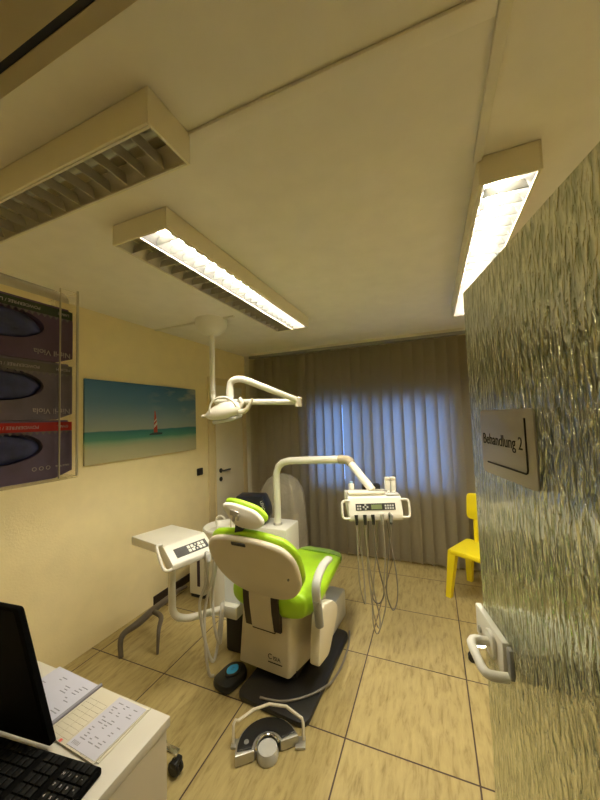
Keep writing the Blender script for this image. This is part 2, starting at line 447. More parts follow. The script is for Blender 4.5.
# window with frame and panes
w = sroot('window_1', (WX0, YB+0.1, WZ0), 'window behind the blind with blue evening light')
fm = MB()
for a, b in ((WX0, WX0+0.06), (WX1-0.06, WX1), (-0.69, -0.61)):
    fm.box((a, YB+0.03, WZ0), (b, YB+0.14, WZ1), 0.004)
for a, b in ((WZ0, WZ0+0.06), (WZ1-0.06, WZ1)):
    fm.box((WX0, YB+0.03, a), (WX1, YB+0.14, b), 0.004)
fm.build('window_frame', 'orange', w)
MB().box((WX0+0.06, YB+0.105, WZ0+0.06), (-0.69, YB+0.111, WZ1-0.06)).build('window_pane', 'pane', w)
MB().box((-0.61, YB+0.105, WZ0+0.06), (WX1-0.06, YB+0.111, WZ1-0.06)).build('window_pane', 'pane', w)
MB().box((WX0-0.05, YB-0.04, WZ0-0.03), (WX1+0.05, YB+0.03, WZ0), 0.006).build('window_sill', 'white', w)

# white door in the left wall
d = sroot('door_1', (XL, 3.0, 0), 'white interior door in the left wall')
fm = MB().box((XL, 2.985, 0), (XL+0.02, 3.085, 2.14), 0.004).box((XL, 3.70, 0), (XL+0.02, 3.79, 2.14), 0.004).box((XL, 3.085, 2.05), (XL+0.02, 3.70, 2.14), 0.004)
fm.box((XL, 3.085, 0), (XL+0.03, 3.1, 2.065), 0.002).box((XL, 3.685, 0), (XL+0.03, 3.70, 2.065), 0.002).box((XL, 3.085, 2.05), (XL+0.03, 3.70, 2.065), 0.002)
fm.build('door_frame', 'frame', d)
lf = MB().box((XL, 3.1, 0.005), (XL+0.022, 3.685, 2.05), 0.003).build('door_leaf', 'door_white', d)
hd = MB().lathe([(0.0, 0), (0.027, 0), (0.027, 0.008), (0.0, 0.009)], basis((0, 1, 0), (0, 0, 1), (1, 0, 0), (XL+0.022, 3.185, 1.03)), 20)
hd.tube([(XL+0.025, 3.185, 1.03), (XL+0.06, 3.185, 1.03), (XL+0.07, 3.2, 1.03), (XL+0.07, 3.31, 1.03)], 0.0105, 10)
hd.build('door_handle', 'black', d)
MB().lathe([(0.0, 0), (0.027, 0), (0.027, 0.008), (0.0, 0.009)], basis((0, 1, 0), (0, 0, 1), (1, 0, 0), (XL+0.022, 3.185, 0.93)), 20).build('keyhole_plate', 'black', d)

# open glass door in the foreground
DE, DHn = Vector((0.107, 1.07, 0)), Vector((0.305, 0.22, 0))
ds = (DHn-DE).normalized(); dn = Vector((-0.97393, -0.22687, 0))
DM = basis(ds, (0, 0, 1), dn, DE)          # local: along door from free edge, height, out towards viewer
d = sroot('door_2', DE, 'open patterned glass door in the foreground')
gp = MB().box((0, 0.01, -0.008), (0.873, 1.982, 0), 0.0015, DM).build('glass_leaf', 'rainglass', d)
lp = MB().box((-0.012, 0.985, 0.001), (0.158, 1.067, 0.017), 0.003, DM)
lp.build('lock_plate', 'white', d)
MB().box((0.1605, 0.994, 0.0005), (0.178, 1.062, 0.010), 0.002, DM).build('lock_back_plate', 'grey', d)
hp = MB().prism(round_poly([(0.075, 0.995), (0.125, 0.995), (0.125, 1.058), (0.075, 1.058)], 0.022), 0.017, 0.027, DM, 0.003)
hp.tube([DM @ Vector(p) for p in ((0.1, 1.03, 0.02), (0.1, 1.035, 0.056), (0.103, 1.035, 0.065), (0.112, 1.034, 0.072), (0.125, 1.033, 0.074), (0.185, 1.026, 0.074), (0.198, 1.025, 0.071), (0.206, 1.025, 0.063), (0.209, 1.025, 0.045), (0.209, 1.025, 0.028))], 0.0105, 14)
hp.build('door_handle', 'white', d)
MB().lathe([(0, 0), (0.009, 0), (0.009, 0.004), (0, 0.004)], DM @ Matrix.Translation((0.02, 1.012, 0.017)), 16).build('key_cylinder', 'steel', d)
hg = MB().box((0.80, 0.25, -0.014), (0.873, 0.37, 0.006), 0.003, DM).box((0.80, 1.6, -0.014), (0.873, 1.72, 0.006), 0.003, DM)
hg.tube([DM @ Vector((0.885, 0.24, 0)), DM @ Vector((0.885, 0.38, 0))], 0.009).tube([DM @ Vector((0.885, 1.59, 0)), DM @ Vector((0.885, 1.73, 0))], 0.009)
hg.build('door_hinge', 'steel', d)
# sign on the glass door
sg = thing('door_sign', 'silver room sign on the glass door reading Behandlung 2', 'sign', DM @ Vector((0.21, 1.545, 0)))
MB().prism(round_poly([(0.08, 1.463), (0.339, 1.463), (0.339, 1.6245), (0.08, 1.6245)], 0.012), 0.0005, 0.004, DM, 0.0008).build('plate', 'sign', sg)
MB().text('Behandlung 2', 0.039, DM @ Matrix.Translation((0.193, 1.550, 0.0043)), 0.0003, width=0.95).build('lettering', 'ink', sg)
ln = MB().tube([DM @ Vector(p) for p in ((0.308, 1.605, 0.0045), (0.308, 1.50, 0.0045), (0.3055, 1.494, 0.0045), (0.300, 1.4915, 0.0045), (0.117, 1.4915, 0.0045))], 0.0021, 8)
ln.build('corner_line', 'ink', sg)

# ---------------------------------------------------------------- ceiling lights
def light(label, x0, x1, y0, y1, along, lit, zb=2.408):
    """louvred fluorescent box on the ceiling; lit = list of (offset across 0..1, on?)"""
    t = thing('ceiling_light', label, 'light', ((x0+x1)/2, (y0+y1)/2, ZC), 'louvred fluorescent ceiling lights')
    W = 0.008
    hs = MB().box((x0, y0, zb), (x0+W, y1, ZC-0.003), 0.001).box((x1-W, y0, zb), (x1, y1, ZC-0.003), 0.001)
    hs.box((x0+W, y0, zb), (x1-W, y0+W, ZC-0.003), 0.001).box((x0+W, y1-W, zb), (x1-W, y1, ZC-0.003), 0.001)
    hs.box((x0+W, y0+W, ZC-0.012), (x1-W, y1-W, ZC-0.003))
    hs.build('housing', 'housing', t)
    # local frame: u along, v across
    L = (y1-y0 if along == 'y' else x1-x0) - 2*W; A = (x1-x0 if along == 'y' else y1-y0) - 2*W
    if along == 'y': F = basis((0, 1, 0), (1, 0, 0), (0, 0, 1), (x0+W, y0+W, zb))
    else: F = basis((1, 0, 0), (0, 1, 0), (0, 0, 1), (x0+W, y0+W, zb))
    any_on = any(on for _, on in lit)
    lanes = len(lit); lw = A / lanes
    for k, (off, on) in enumerate(lit):
        lv = MB(); v0, v1 = k*lw+0.004, (k+1)*lw-0.004
        # curved side reflectors
        for sgn, vv in ((1, v0), (-1, v1)):
            prof = [(0, 0.002), (0.008, 0.018), (0.019, 0.034), (0.032, 0.046)]
            rings = []
            for u in (0.002, L-0.002):
                rings.append([Vector((u, vv+sgn*a, z)) for a, z in prof] + [Vector((u, vv+sgn*(a-0.0015), z+0.0008)) for a, z in reversed(prof)])
            lv.rings(rings, True, F)
        nb = int(L / 0.078)
        for i in range(nb+1):
            u = L*i/nb
            u = min(max(u, 0.003), L-0.003)
            lv.rings([[F @ Vector((u-0.0045, v0+0.006+e, 0.036)), F @ Vector((u+0.0045, v0+0.006+e, 0.036)), F @ Vector((u+0.0012, v0+0.006, 0.003)), F @ Vector((u-0.0012, v0+0.006, 0.003))] for e in (0.012,)] +
                     [[F @ Vector((u-0.0045, v1-0.006-e, 0.036)), F @ Vector((u+0.0045, v1-0.006-e, 0.036)), F @ Vector((u+0.0012, v1-0.006, 0.003)), F @ Vector((u-0.0012, v1-0.006, 0.003))] for e in (0.012,)])
        lv.build('louvre', 'louvre_lit' if on else 'louvre', t)
        tb = MB().tube([F @ Vector((0.03, (k+off)*lw, 0.066)), F @ Vector((L-0.03, (k+off)*lw, 0.066))], 0.013, 12)
        tb.build('fluorescent_tube', 'tube_on' if on else 'tube_off', t)
    # bottom rim
    rm = MB()
    if lanes > 1: MB().box((0, A/2-0.003, 0.004), (L, A/2+0.003, 0.083), 0, F).build('lane_divider', 'housing', t)
    rm.box((-0.001, -0.001, -0.003), (L+0.001, 0.006, 0.002), 0, F).box((-0.001, A-0.006, -0.003), (L+0.001, A+0.001, 0.002), 0, F)
    if lanes > 1: rm.box((0, A/2-0.0035, -0.002), (L, A/2+0.0035, 0.0035), 0, F)
    rm.build('rim', 'trim', t)
    return t
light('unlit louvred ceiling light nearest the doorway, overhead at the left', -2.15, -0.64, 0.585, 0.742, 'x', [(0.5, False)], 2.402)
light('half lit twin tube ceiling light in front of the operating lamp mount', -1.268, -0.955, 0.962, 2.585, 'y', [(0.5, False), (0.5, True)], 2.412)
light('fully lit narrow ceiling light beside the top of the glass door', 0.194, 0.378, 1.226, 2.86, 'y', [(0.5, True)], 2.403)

# unseen fill lamp behind the photographer, added to brighten door and glove boxes
t = thing('corridor_fill_lamp', 'round white fill lamp added out of view on the corridor ceiling', 'light', (-0.5, -1.1, ZC))
MB().lathe([(0.0, 0), (0.17, 0), (0.17, -0.02), (0.0, -0.02)], Matrix.Translation((-0.5, -1.1, ZC)), 32).build('base', 'white', t)
MB().lathe([(0.15, -0.02), (0.15, -0.045), (0.12, -0.07), (0.06, -0.085), (0.0, -0.088)], Matrix.Translation((-0.5, -1.1, ZC)), 32).build('diffuser', emit('fill_diffuser', (1.0, 0.84, 0.52), 14.0), t)

# ---------------------------------------------------------------- blind
t = thing('vertical_blind', 'beige vertical slat blind covering the window wall', 'blind', (-0.85, 3.70, 0))
BX0, BX1 = -2.235, 0.62
rl = MB().box((BX0, 3.675, 2.438), (BX1, 3.725, 2.472), 0.003).build('rail', 'grey', t)
MB().box((BX0, 3.69, 2.472), (BX1, 3.71, ZC)).build('rail_packing', 'trim', t)
mb = MB()
HW = 0.079
prof = [(-HW + 2*HW*i/8, 0.017*(1-((i-4)/4)**2)) for i in range(9)]
rings = []
for z in (0.045, 0.11, 0.5, 1.0, 1.5, 2.0, 2.43):
    rings.append([Vector((a, b, z)) for a, b in prof] + [Vector((a, b-0.0012, z)) for a, b in reversed(prof)])
mb.rings(rings)
mb.bm.normal_update()
base_slat = mb.build('slat', 'slat', None, 40)
mb = MB()
mb.rings([[Vector((a, b+0.0012, z)) for a, b in prof] + [Vector((a, b-0.0026, z)) for a, b in reversed(prof)] for z in (0.04, 0.115)])
base_w = mb.build('bottom_weight', 'slat', None, 40)
n = 25; first = True
for i in range(n):
    x = BX0 + 0.05 + (BX1-BX0-0.1)*i/(n-1)
    a = math.radians(21 + 14*i/(n-1) + random.uniform(-5, 5))
    if i == 10: a = math.radians(33)
    s = base_slat if first else base_slat.copy(); wgt = base_w if first else base_w.copy()
    if not first: C.objects.link(s); C.objects.link(wgt)
    first = False
    s.parent = t; s.location = (x+0.85, random.uniform(-0.003, 0.003), 0); s.rotation_euler = (0, 0, -a); wgt.parent = s

# ---------------------------------------------------------------- picture, switch
t = thing('wall_picture', 'wide seascape print with a red sailboat on the left wall', 'picture', (XL, PY0, PZ0))
MB().box((XL+0.001, PY0, PZ0), (XL+0.018, PY1, PZ1), 0.001).build('print_panel', 'picture', t)
px = XL+0.0185
def flat(outline, mat, name, x0=0.0):
    MB().prism(outline, x0, x0+0.0005, basis((0, 1, 0), (0, 0, 1), (1, 0, 0), (px, 0, 0))).build(name, mat, t)
flat([(2.203, 1.535), (2.247, 1.535), (2.243, 1.60), (2.232, 1.68), (2.222, 1.735), (2.214, 1.735), (2.207, 1.64)], 'boatred', 'sail_print')
flat([(2.206, 1.575), (2.244, 1.61), (2.240, 1.635), (2.207, 1.60)], 'boatwhite', 'sail_stripe', 0.0006)
flat([(2.207, 1.625), (2.239, 1.655), (2.236, 1.665), (2.208, 1.64)], 'boatwhite', 'sail_stripe', 0.0006)
flat([(2.15, 1.513), (2.30, 1.513), (2.305, 1.53), (2.24, 1.536), (2.19, 1.534), (2.16, 1.526)], 'boatdark', 'hull_print')
t = thing('light_switch', 'small black switch on the cream wall beside the white door', 'switch', (XL, 2.84, 1.073))
MB().prism(round_poly([(2.793, 1.035), (2.883, 1.035), (2.883, 1.112), (2.793, 1.112)], 0.012), 0.001, 0.012, basis((0, 1, 0), (0, 0, 1), (1, 0, 0), (XL, 0, 0)), 0.002).build('plate', 'black', t)
MB().box((XL+0.012, 2.81, 1.045), (XL+0.017, 2.866, 1.102), 0.002).build('rocker', 'satin_black', t)

# ---------------------------------------------------------------- operating lamp
t = thing('operating_lamp', 'white dental operating lamp hanging on a jointed arm from the ceiling', 'lamp', (-1.735, 2.252, ZC))
cx, cy = -1.735, 2.252
MB().lathe([(0.0, 0), (0.132, 0), (0.136, -0.03), (0.13, -0.06), (0.112, -0.095), (0.08, -0.125), (0.035, -0.14), (0.0, -0.141)], Matrix.Translation((cx, cy, ZC)), 40).build('ceiling_mount', 'white', t)
pp = (cx, cy, 2.40)
zb = 1.785
MB().tube([pp, (cx, cy, 1.87), (cx, cy, 1.83), (cx+0.012, cy-0.001, 1.803), (cx+0.045, cy-0.003, 1.787), (cx+0.1, cy-0.006, 1.782)], 0.023, 16).build('drop_tube', 'white', t)
MB().lathe([(0.0255, -0.012), (0.0255, 0.012)], Matrix.Translation((cx, cy, 1.865)), 20).build('collar', 'offwhite', t)
e1 = Vector((-0.915, 2.2, 1.742))
MB().tube([(cx+0.09, cy-0.006, 1.783), e1], 0.022, 16).build('lower_arm', 'white', t)
ej = MB().lathe([(0, -0.035), (0.026, -0.035), (0.028, -0.02), (0.028, 0.028), (0.022, 0.036), (0, 0.036)], Matrix.Translation(e1), 20)
ej.build('elbow_joint', 'offwhite', t)
s0 = Vector((-1.215, 1.96, 1.905)); h0 = Vector((-1.35, 1.95, 1.80))
MB().tube([e1 + Vector((0, 0, 0.01)), s0], [0.021, 0.024, 0.024], 16).build('spring_arm', 'white', t)
MB().tube([s0 + Vector((0.03, 0.02, -0.013)), s0, (-1.27, 1.956, 1.918), (-1.32, 1.952, 1.912), (-1.346, 1.95, 1.885), h0 + Vector((0, 0, 0.03)), h0 + Vector((0, 0, -0.04))], 0.024, 16, 4).build('gooseneck', 'white', t)
MB().lathe([(0.027, -0.02), (0.027, 0.05)], Matrix.Translation(h0), 20).build('swivel', 'white', t)
# head: an egg pointing left, lens on the underside
hc = Vector((-1.40, 1.94, 1.682))
hx = Vector((0.97, 0.12, 0.16)).normalized(); hz = Vector((-0.16, -0.22, 1.0)); hz = (hz - hx*hz.dot(hx)).normalized(); hy = hz.cross(hx)
HM = basis(hx, hy, hz, hc) @ Matrix.Diagonal((1.15, 1.15, 1.2, 1))
rings = []
for i in range(17):
    u = -0.125 + 0.25*i/16
    k = max(0.0, 1-(u/0.127)**2)**0.5 * (0.95 + 0.2*u/0.125)
    rings.append([Vector((u, 0.085*k*math.cos(2*PI*j/28), (0.062 if math.sin(2*PI*j/28) > 0 else 0.05)*k*math.sin(2*PI*j/28))) for j in range(28)])
MB().rings(rings, True, HM).build('lamp_head', 'white', t, 60)
MB().cushion(round_poly([(-0.08, -0.05), (0.10, -0.062), (0.10, 0.062), (-0.08, 0.05)], 0.03), -0.03, -0.056, 0.004, HM).build('lens', 'lightgrey', t)
MB().tube([HM @ Vector(p) for p in ((-0.115, 0, 0.002), (-0.155, 0, 0.004))], [0.011, 0.014, 0.012]).build('knob', 'offwhite', t)
MB().tube([HM @ Vector((0.03+0.09*math.cos(a), -0.06+0.0*a, 0.02+0.075*math.sin(a))) for a in [PI*1.02*i/20 for i in range(21)]], 0.008, 10).build('handle_ring', 'white', t)
MB().tube([HM @ Vector(p) for p in ((0.09, -0.02, -0.01), (0.14, -0.025, -0.02), (0.185, -0.03, 0.0), (0.225, -0.03, 0.045))], [0.016, 0.017, 0.014, 0.006], 12, 4).build('grip', 'offwhite', t)
MB().tube([HM @ Vector(p) for p in ((0.1, 0, 0.0), (0.14, 0, 0.03), (0.125, 0.005, 0.06))], 0.015, 12, 4).build('yoke', 'white', t)
MB().ball(HM @ Vector((0.02, -0.05, 0.042)), 0.005).build('screw', 'grey', t)

# ---------------------------------------------------------------- dental chair
CF = Matrix.Translation((-1.0, 1.8, 0)) @ Matrix.Rotation(-math.radians(5), 4, 'Z')
ch = thing('dental_chair', 'lime green dental patient chair with cream shell seen from behind', 'dental chair', (-0.95, 1.95, 0))
X, Yv, Z = Vector((1, 0, 0)), Vector((0, 1, 0)), Vector((0, 0, 1))
MB().prism(round_poly([(-0.13, -0.17), (0.33, -0.17), (0.30, 0.62), (-0.13, 0.62)], 0.06), 0.002, 0.032, CF, 0.006).build('base_plate', 'black', ch)
# lower body: tapered box
def frustum(q0, z0, q1, z1, r=0.02, Mx=CF, mids=()):
    mb = MB(); a = round_poly(q0, r, 4); b = round_poly(q1, r, 4)
    ring = [[Vector((p.x, p.y, z0)) for p in a], [Vector((p.x, p.y, z1-0.012)) for p in b]]
    c = sum(b, Vector((0, 0))) / len(b)
    ring.append([Vector((*(c+(p-c)*(1-0.004/(p-c).length)), z1-0.004)) for p in b])
    ring.append([Vector((*(c+(p-c)*(1-0.012/(p-c).length)), z1)) for p in b])
    return mb.rings(ring, True, Mx)
frustum([(-0.235, 0.0), (0.135, 0.0), (0.215, 0.40), (-0.235, 0.40)], 0.075, [(-0.20, 0.0), (0.155, 0.0), (0.225, 0.40), (-0.2, 0.40)], 0.425).build('lower_body', 'shell', ch)
MB().box((-0.16, 0.06, 0.03), (0.15, 0.42, 0.09), 0.01, CF).build('pedestal', 'satin_black', ch)
# logo on the back face of the body
LM = CF @ basis((1, 0, 0), (0, 0, 1), (0, -1, 0), (0.045, -0.002, 0.165)) @ Matrix.Scale(0.72, 4)
MB().text('C', 0.062, LM @ Matrix.Translation((-0.055, 0.006, 0)), 0.0006).text('ISIA', 0.045, LM @ Matrix.Translation((0.012, 0, 0)), 0.0006).box((-0.075, -0.042, 0), (0.065, -0.033, 0.001), 0, LM).build('logo', 'ink', ch)
# side panel and arm on the right
PM = CF @ basis((0, 1, 0), (0, 0, 1), (1, 0, 0), (0.225, 0, 0))
MB().prism(round_poly([(0.045, 0.165), (0.20, 0.14), (0.36, 0.29), (0.38, 0.35), (0.30, 0.42), (0.14, 0.47), (0.09, 0.42)], [0.02, 0.03, 0.04, 0.03, 0.02, 0.03, 0.04]), 0.025, 0.09, PM, 0.012).build('side_panel', 'offwhite', ch)
MB().box((0.06, 0.46, 0.033), (0.215, 0.80, 0.24), 0.02, CF).build('supply_box', 'lightgrey', ch)
ax = -0.675
MB().tube([(ax, 1.83, 0.40), (ax, 1.80, 0.56)], 0.026, 12).build('arm_post', 'grey', ch)
ar = MB(); cpts = catmull([(ax, 1.80, 0.54), (ax, 1.79, 0.60), (ax, 1.80, 0.65), (ax, 1.85, 0.685), (ax, 1.93, 0.70), (ax+0.005, 2.0, 0.703), (ax+0.005, 2.04, 0.70)], 5)
rings = []
for i, p in enumerate(cpts):
    tg = (cpts[min(i+1, len(cpts)-1)]-cpts[max(i-1, 0)]).normalized(); nn = tg.cross(X).normalized()
    wd = 0.026; th = 0.015
    if i == 0 or i == len(cpts)-1: wd *= 0.7; th *= 0.5
    rings.append([p + X*wd*math.copysign(abs(math.cos(a))**0.7, math.cos(a)) + nn*th*math.copysign(abs(math.sin(a))**0.7, math.sin(a)) for a in [2*PI*j/16 for j in range(16)]])
ar.rings(rings).build('armrest', 'lightgrey', ch)
# seat and leg rest in one upholstered shape
st = MB(); rings = []
secs = [(-0.03, 0.515, 0.12, 0.02), (-0.022, 0.515, 0.22, 0.06), (0.0, 0.515, 0.27, 0.09), (0.06, 0.51, 0.288, 0.10), (0.16, 0.495, 0.286, 0.085), (0.30, 0.49, 0.27, 0.07), (0.45, 0.495, 0.25, 0.062), (0.60, 0.49, 0.23, 0.058), (0.70, 0.48, 0.21, 0.05), (0.76, 0.475, 0.20, 0.045)]
fine = []
for k in range(len(secs)-1):
    for j in range(3):
        f = j/3; fine.append(tuple(secs[k][i]*(1-f)+secs[k+1][i]*f for i in range(4)))
fine.append(secs[-1])
for y, z, wd, th in fine:
    r = []
    for j in range(36):
        a = 2*PI*j/36; cu, su = math.cos(a), math.sin(a)
        xx = wd*math.copysign(abs(cu)**0.55, cu); zz = th*math.copysign(abs(su)**0.75, su)
        if su > 0: zz -= 0.018*(1-(xx/wd)**2)
        r.append(Vector((xx, y, z+zz)))
    rings.append(r)
st.rings(rings, True, CF).build('seat_cushion', 'green', ch, 70)
ft = MB(); rings = []
for y, wd, th in ((0.75, 0.203, 0.048), (0.80, 0.195, 0.046), (0.835, 0.175, 0.04), (0.85, 0.14, 0.025)):
    rings.append([Vector((wd*math.copysign(abs(math.cos(a))**0.55, math.cos(a)), y, 0.472+th*math.copysign(abs(math.sin(a))**0.75, math.sin(a)))) for a in [2*PI*j/36 for j in range(36)]])
ft.rings(rings, True, CF).build('foot_cover', mk('smoky_green_foot_cover', (0.22, 0.36, 0.06), 0.4), ch, 70)
MB().box((-0.2, 0.06, 0.40), (0.2, 0.62, 0.46), 0.02, CF).build('seat_pan', 'grey', ch)
# backrest
ta = math.radians(27)
bn = Vector((0, -math.cos(ta), -math.sin(ta))); bv = Vector((0, -math.sin(ta), math.cos(ta)))
BM = CF @ basis((1, 0, 0), bv, bn, (0.033, -0.01, 0.49))
def sym(pts): return pts + [(-x, y) for x, y in reversed(pts)]
shell_o = catmull([(0.0, 0.105), (0.12, 0.115), (0.215, 0.16), (0.28, 0.25), (0.298, 0.355), (0.29, 0.45), (0.235, 0.52), (0.12, 0.548), (0.0, 0.555), (-0.12, 0.548), (-0.235, 0.52), (-0.29, 0.45), (-0.298, 0.355), (-0.28, 0.25), (-0.215, 0.16), (-0.12, 0.115)], 4, True)
shell_o = [(p[0], p[1]) for p in [Vector((q[0], q[1])) for q in shell_o]]
cush_o = [(x*1.015, (y-0.3)*1.02+0.304) for x, y in shell_o]
def catm2(pts, k=4):
    q = catmull([(a, b, 0) for a, b in pts], k, True); return [(v.x, v.y) for v in q]
MB().cushion(shell_o, -0.005, 0.035, 0.016, BM).build('backrest_shell', 'shell', ch, 60)
MB().cushion(cush_o, -0.004, -0.052, 0.012, BM).build('backrest_cushion', 'green', ch, 60)
MB().ball(BM @ Vector((0.235, 0.33, 0.044)), 0.007).build('screw_cap', 'grey', ch)
# hinge at the bottom of the backrest
hm = MB(); rings = []
for y, z in ((-0.03, 0.62), (-0.028, 0.52), (-0.022, 0.46), (-0.012, 0.40), (-0.002, 0.34), (0.008, 0.325)):
    rings.append([Vector((-0.078, y-0.02, z)), Vector((0.078, y-0.02, z)), Vector((0.078, y+0.06, z)), Vector((-0.078, y+0.06, z))])
hm.rings(rings, True, CF @ Matrix.Translation((-0.03, 0, 0))).build('hinge_cover', 'shell', ch)
for sx in (-0.134, 0.074):
    hm = MB(); rings = []
    for y, z in ((-0.03, 0.62), (-0.03, 0.52), (-0.025, 0.46), (-0.014, 0.40), (-0.002, 0.335)):
        rings.append([Vector((sx-0.024, y-0.015, z)), Vector((sx+0.024, y-0.015, z)), Vector((sx+0.024, y+0.06, z)), Vector((sx-0.024, y+0.06, z))])
    hm.rings(rings, True, CF).build('hinge_seal', 'darkbrown', ch)
MB().box((-0.112, -0.012, 0.318), (0.052, 0.02, 0.325), 0, CF).build('hinge_seam', 'darkbrown', ch)
# headrest
hq = Vector((-0.992, 1.55, 1.09))
th2 = math.radians(6)
hxv = Vector((0.955, 0.06, -0.20)).normalized()
hnv = Vector((-0.1, -math.cos(th2), -math.sin(th2))); hnv = (hnv - hxv*hnv.dot(hxv)).normalized(); hvv = hnv.cross(hxv)
HR = basis(hxv, hvv, hnv, hq) @ Matrix.Diagonal((0.87, 0.86, 0.9, 1))
ho = catm2([(-0.155, 0.03), (-0.13, 0.058), (-0.04, 0.066), (0.06, 0.058), (0.12, 0.03), (0.145, -0.01), (0.10, -0.055), (0.03, -0.075), (-0.04, -0.075), (-0.09, -0.045)])
MB().cushion(ho, -0.008, 0.03, 0.012, HR).build('headrest_shell', 'white', ch, 60)
ho2 = [(x*1.03, y*1.02+0.012) for x, y in ho]
MB().cushion(ho2, -0.006, -0.05, 0.008, HR).build('headrest_cushion', 'green', ch, 60)
hk = MB().box((-0.085, 0.0, 0.03), (-0.02, 0.035, 0.046), 0.004, HR).box((-0.06, -0.035, 0.03), (-0.045, 0.01, 0.05), 0.003, HR).box((-0.03, -0.02, 0.03), (-0.015, 0.02, 0.052), 0.003, HR)
hk.build('headrest_catch', 'steel', ch)
MB().box((-0.06, -0.16, -0.025), (0.0, -0.06, 0.01), 0.006, HR).build('headrest_bar', 'black', ch)
MB().box((-0.075, 0.515, 0.02), (0.02, 0.535, 0.043), 0.004, BM).build('headrest_slot', 'black', ch)

# ---------------------------------------------------------------- foot switches and cable
t = thing('foot_switch', 'black foot switch with round blue pad beside the chair base', 'foot switch', (-1.27, 1.65, 0))
FM = Matrix.Translation((-1.245, 1.73, 0)) @ Matrix.Rotation(math.radians(-12), 4, 'Z') @ Matrix.Diagonal((0.8, 0.8, 1, 1))
MB().prism(catm2([(-0.07, -0.10), (0.07, -0.10), (0.095, 0.0), (0.085, 0.10), (0.0, 0.15), (-0.085, 0.10), (-0.095, 0.0)]), 0.001, 0.05, FM, 0.014).build('body', 'black', t)
MB().prism(catm2([(-0.05, 0.0), (0, -0.04), (0.05, 0.0), (0.05, 0.06), (0, 0.105), (-0.05, 0.06)]), 0.045, 0.062, FM, 0.006).build('pad_ring', 'satin_black', t)
bp_ = MB().prism(catm2([(-0.036, 0.008), (0, -0.022), (0.036, 0.008), (0.036, 0.056), (0, 0.088), (-0.036, 0.056)]), 0.06, 0.066, FM, 0.002).build('blue_pad', 'blue', t)
MB().text('S', 0.04, FM @ Matrix.Translation((0, 0.033, 0.0664)), 0.0004).build('pad_symbol', mk('pad_print', (0.03, 0.2, 0.5), 0.5), bp_)

t = thing('foot_control', 'chromed foot control with arched bar on the floor behind the chair', 'foot control', (-0.88, 1.36, 0))
KM = Matrix.Translation((-0.815, 1.425, 0)) @ Matrix.Rotation(math.radians(20), 4, 'Z')
def arc(r0, r1, a0, a1, k=14):
    A = [math.radians(a0 + (a1-a0)*i/k) for i in range(k+1)]
    return [(r1*math.cos(a), r1*math.sin(a)) for a in A] + [(r0*math.cos(a), r0*math.sin(a)) for a in reversed(A)]
MB().prism(arc(0.065, 0.155, 20, 200), 0.001, 0.05, KM, 0.006).build('housing', 'steel', t)
MB().prism(arc(0.075, 0.145, 28, 192), 0.05, 0.056, KM, 0.002).build('rubber_mat', 'black', t)
MB().lathe([(0, 0.05), (0.012, 0.05), (0.012, 0.059), (0.007, 0.06), (0.007, 0.058), (0, 0.058)], KM @ Matrix.Translation((-0.105, 0.012, 0)), 16).build('push_button', 'grey', t)
MB().lathe([(0, 0.001), (0.05, 0.001), (0.052, 0.02), (0.045, 0.045), (0, 0.05)], KM, 28).build('disc', 'lightgrey', t)
MB().tube([KM @ Vector((0.055*math.cos(a), 0.055*math.sin(a), 0.052)) for a in [math.radians(20+180*i/16) for i in range(17)]], 0.005, 8).build('inner_rim', 'chrome', t)
MB().tube([KM @ Vector(p) for p in ((-0.18, 0.05, 0.006), (-0.18, 0.06, 0.095), (-0.172, 0.07, 0.105), (-0.155, 0.065, 0.108), (-0.09, 0.12, 0.112), (-0.01, 0.15, 0.115), (0.08, 0.14, 0.112), (0.165, 0.08, 0.105), (0.17, 0.075, 0.09), (0.17, 0.07, 0.006))], 0.0075, 10).build('arched_bar', 'offwhite', t)
MB().box((-0.19, 0.03, 0.001), (-0.13, 0.075, 0.014), 0.003, KM).build('bar_foot', 'steel', t)
MB().box((0.13, 0.03, 0.001), (0.18, 0.09, 0.014), 0.003, KM).build('bar_foot', 'steel', t)

cb = MB().tube([(-0.66, 2.43, 0.008), (-0.632, 2.30, 0.008), (-0.625, 2.10, 0.008), (-0.645, 1.96, 0.008), (-0.66, 1.86, 0.04), (-0.72, 1.78, 0.04), (-0.79, 1.72, 0.04), (-0.86, 1.68, 0.04), (-0.93, 1.665, 0.04), (-0.99, 1.66, 0.04)], 0.0065, 10, 6).build('cable', 'hosedark')
tag(own_origin(cb, (-0.66, 2.1, 0.008)), 'dark grey cable curving across the floor around the chair base', 'cable')

# ---------------------------------------------------------------- spittoon unit with cabinet
t = thing('spittoon', 'round white spittoon pedestal with curved water spout left of the headrest', 'spittoon', (-1.75, 2.385, 0))
MB().lathe([(0.0, 0.0), (0.13, 0.0), (0.135, 0.05), (0.14, 0.3), (0.165, 0.52), (0.18, 0.60), (0.185, 0.69), (0.178, 0.70), (0.165, 0.69), (0.14, 0.66), (0.06, 0.645), (0.0, 0.64)], Matrix.Translation((-1.75, 2.385, 0)) @ Matrix.Diagonal((0.95, 0.95, 1, 1)), 40).build('bowl_pedestal', 'white', t)
MB().tube([(-1.83, 2.40, 0.66), (-1.835, 2.40, 0.74), (-1.805, 2.395, 0.77), (-1.76, 2.39, 0.775), (-1.735, 2.39, 0.755)], 0.009, 10, 5).build('water_spout', 'white', t)
MB().tube([(-1.68, 2.40, 0.64), (-1.68, 2.40, 0.95)], 0.008, 10).build('suction_rod', 'offwhite', t)

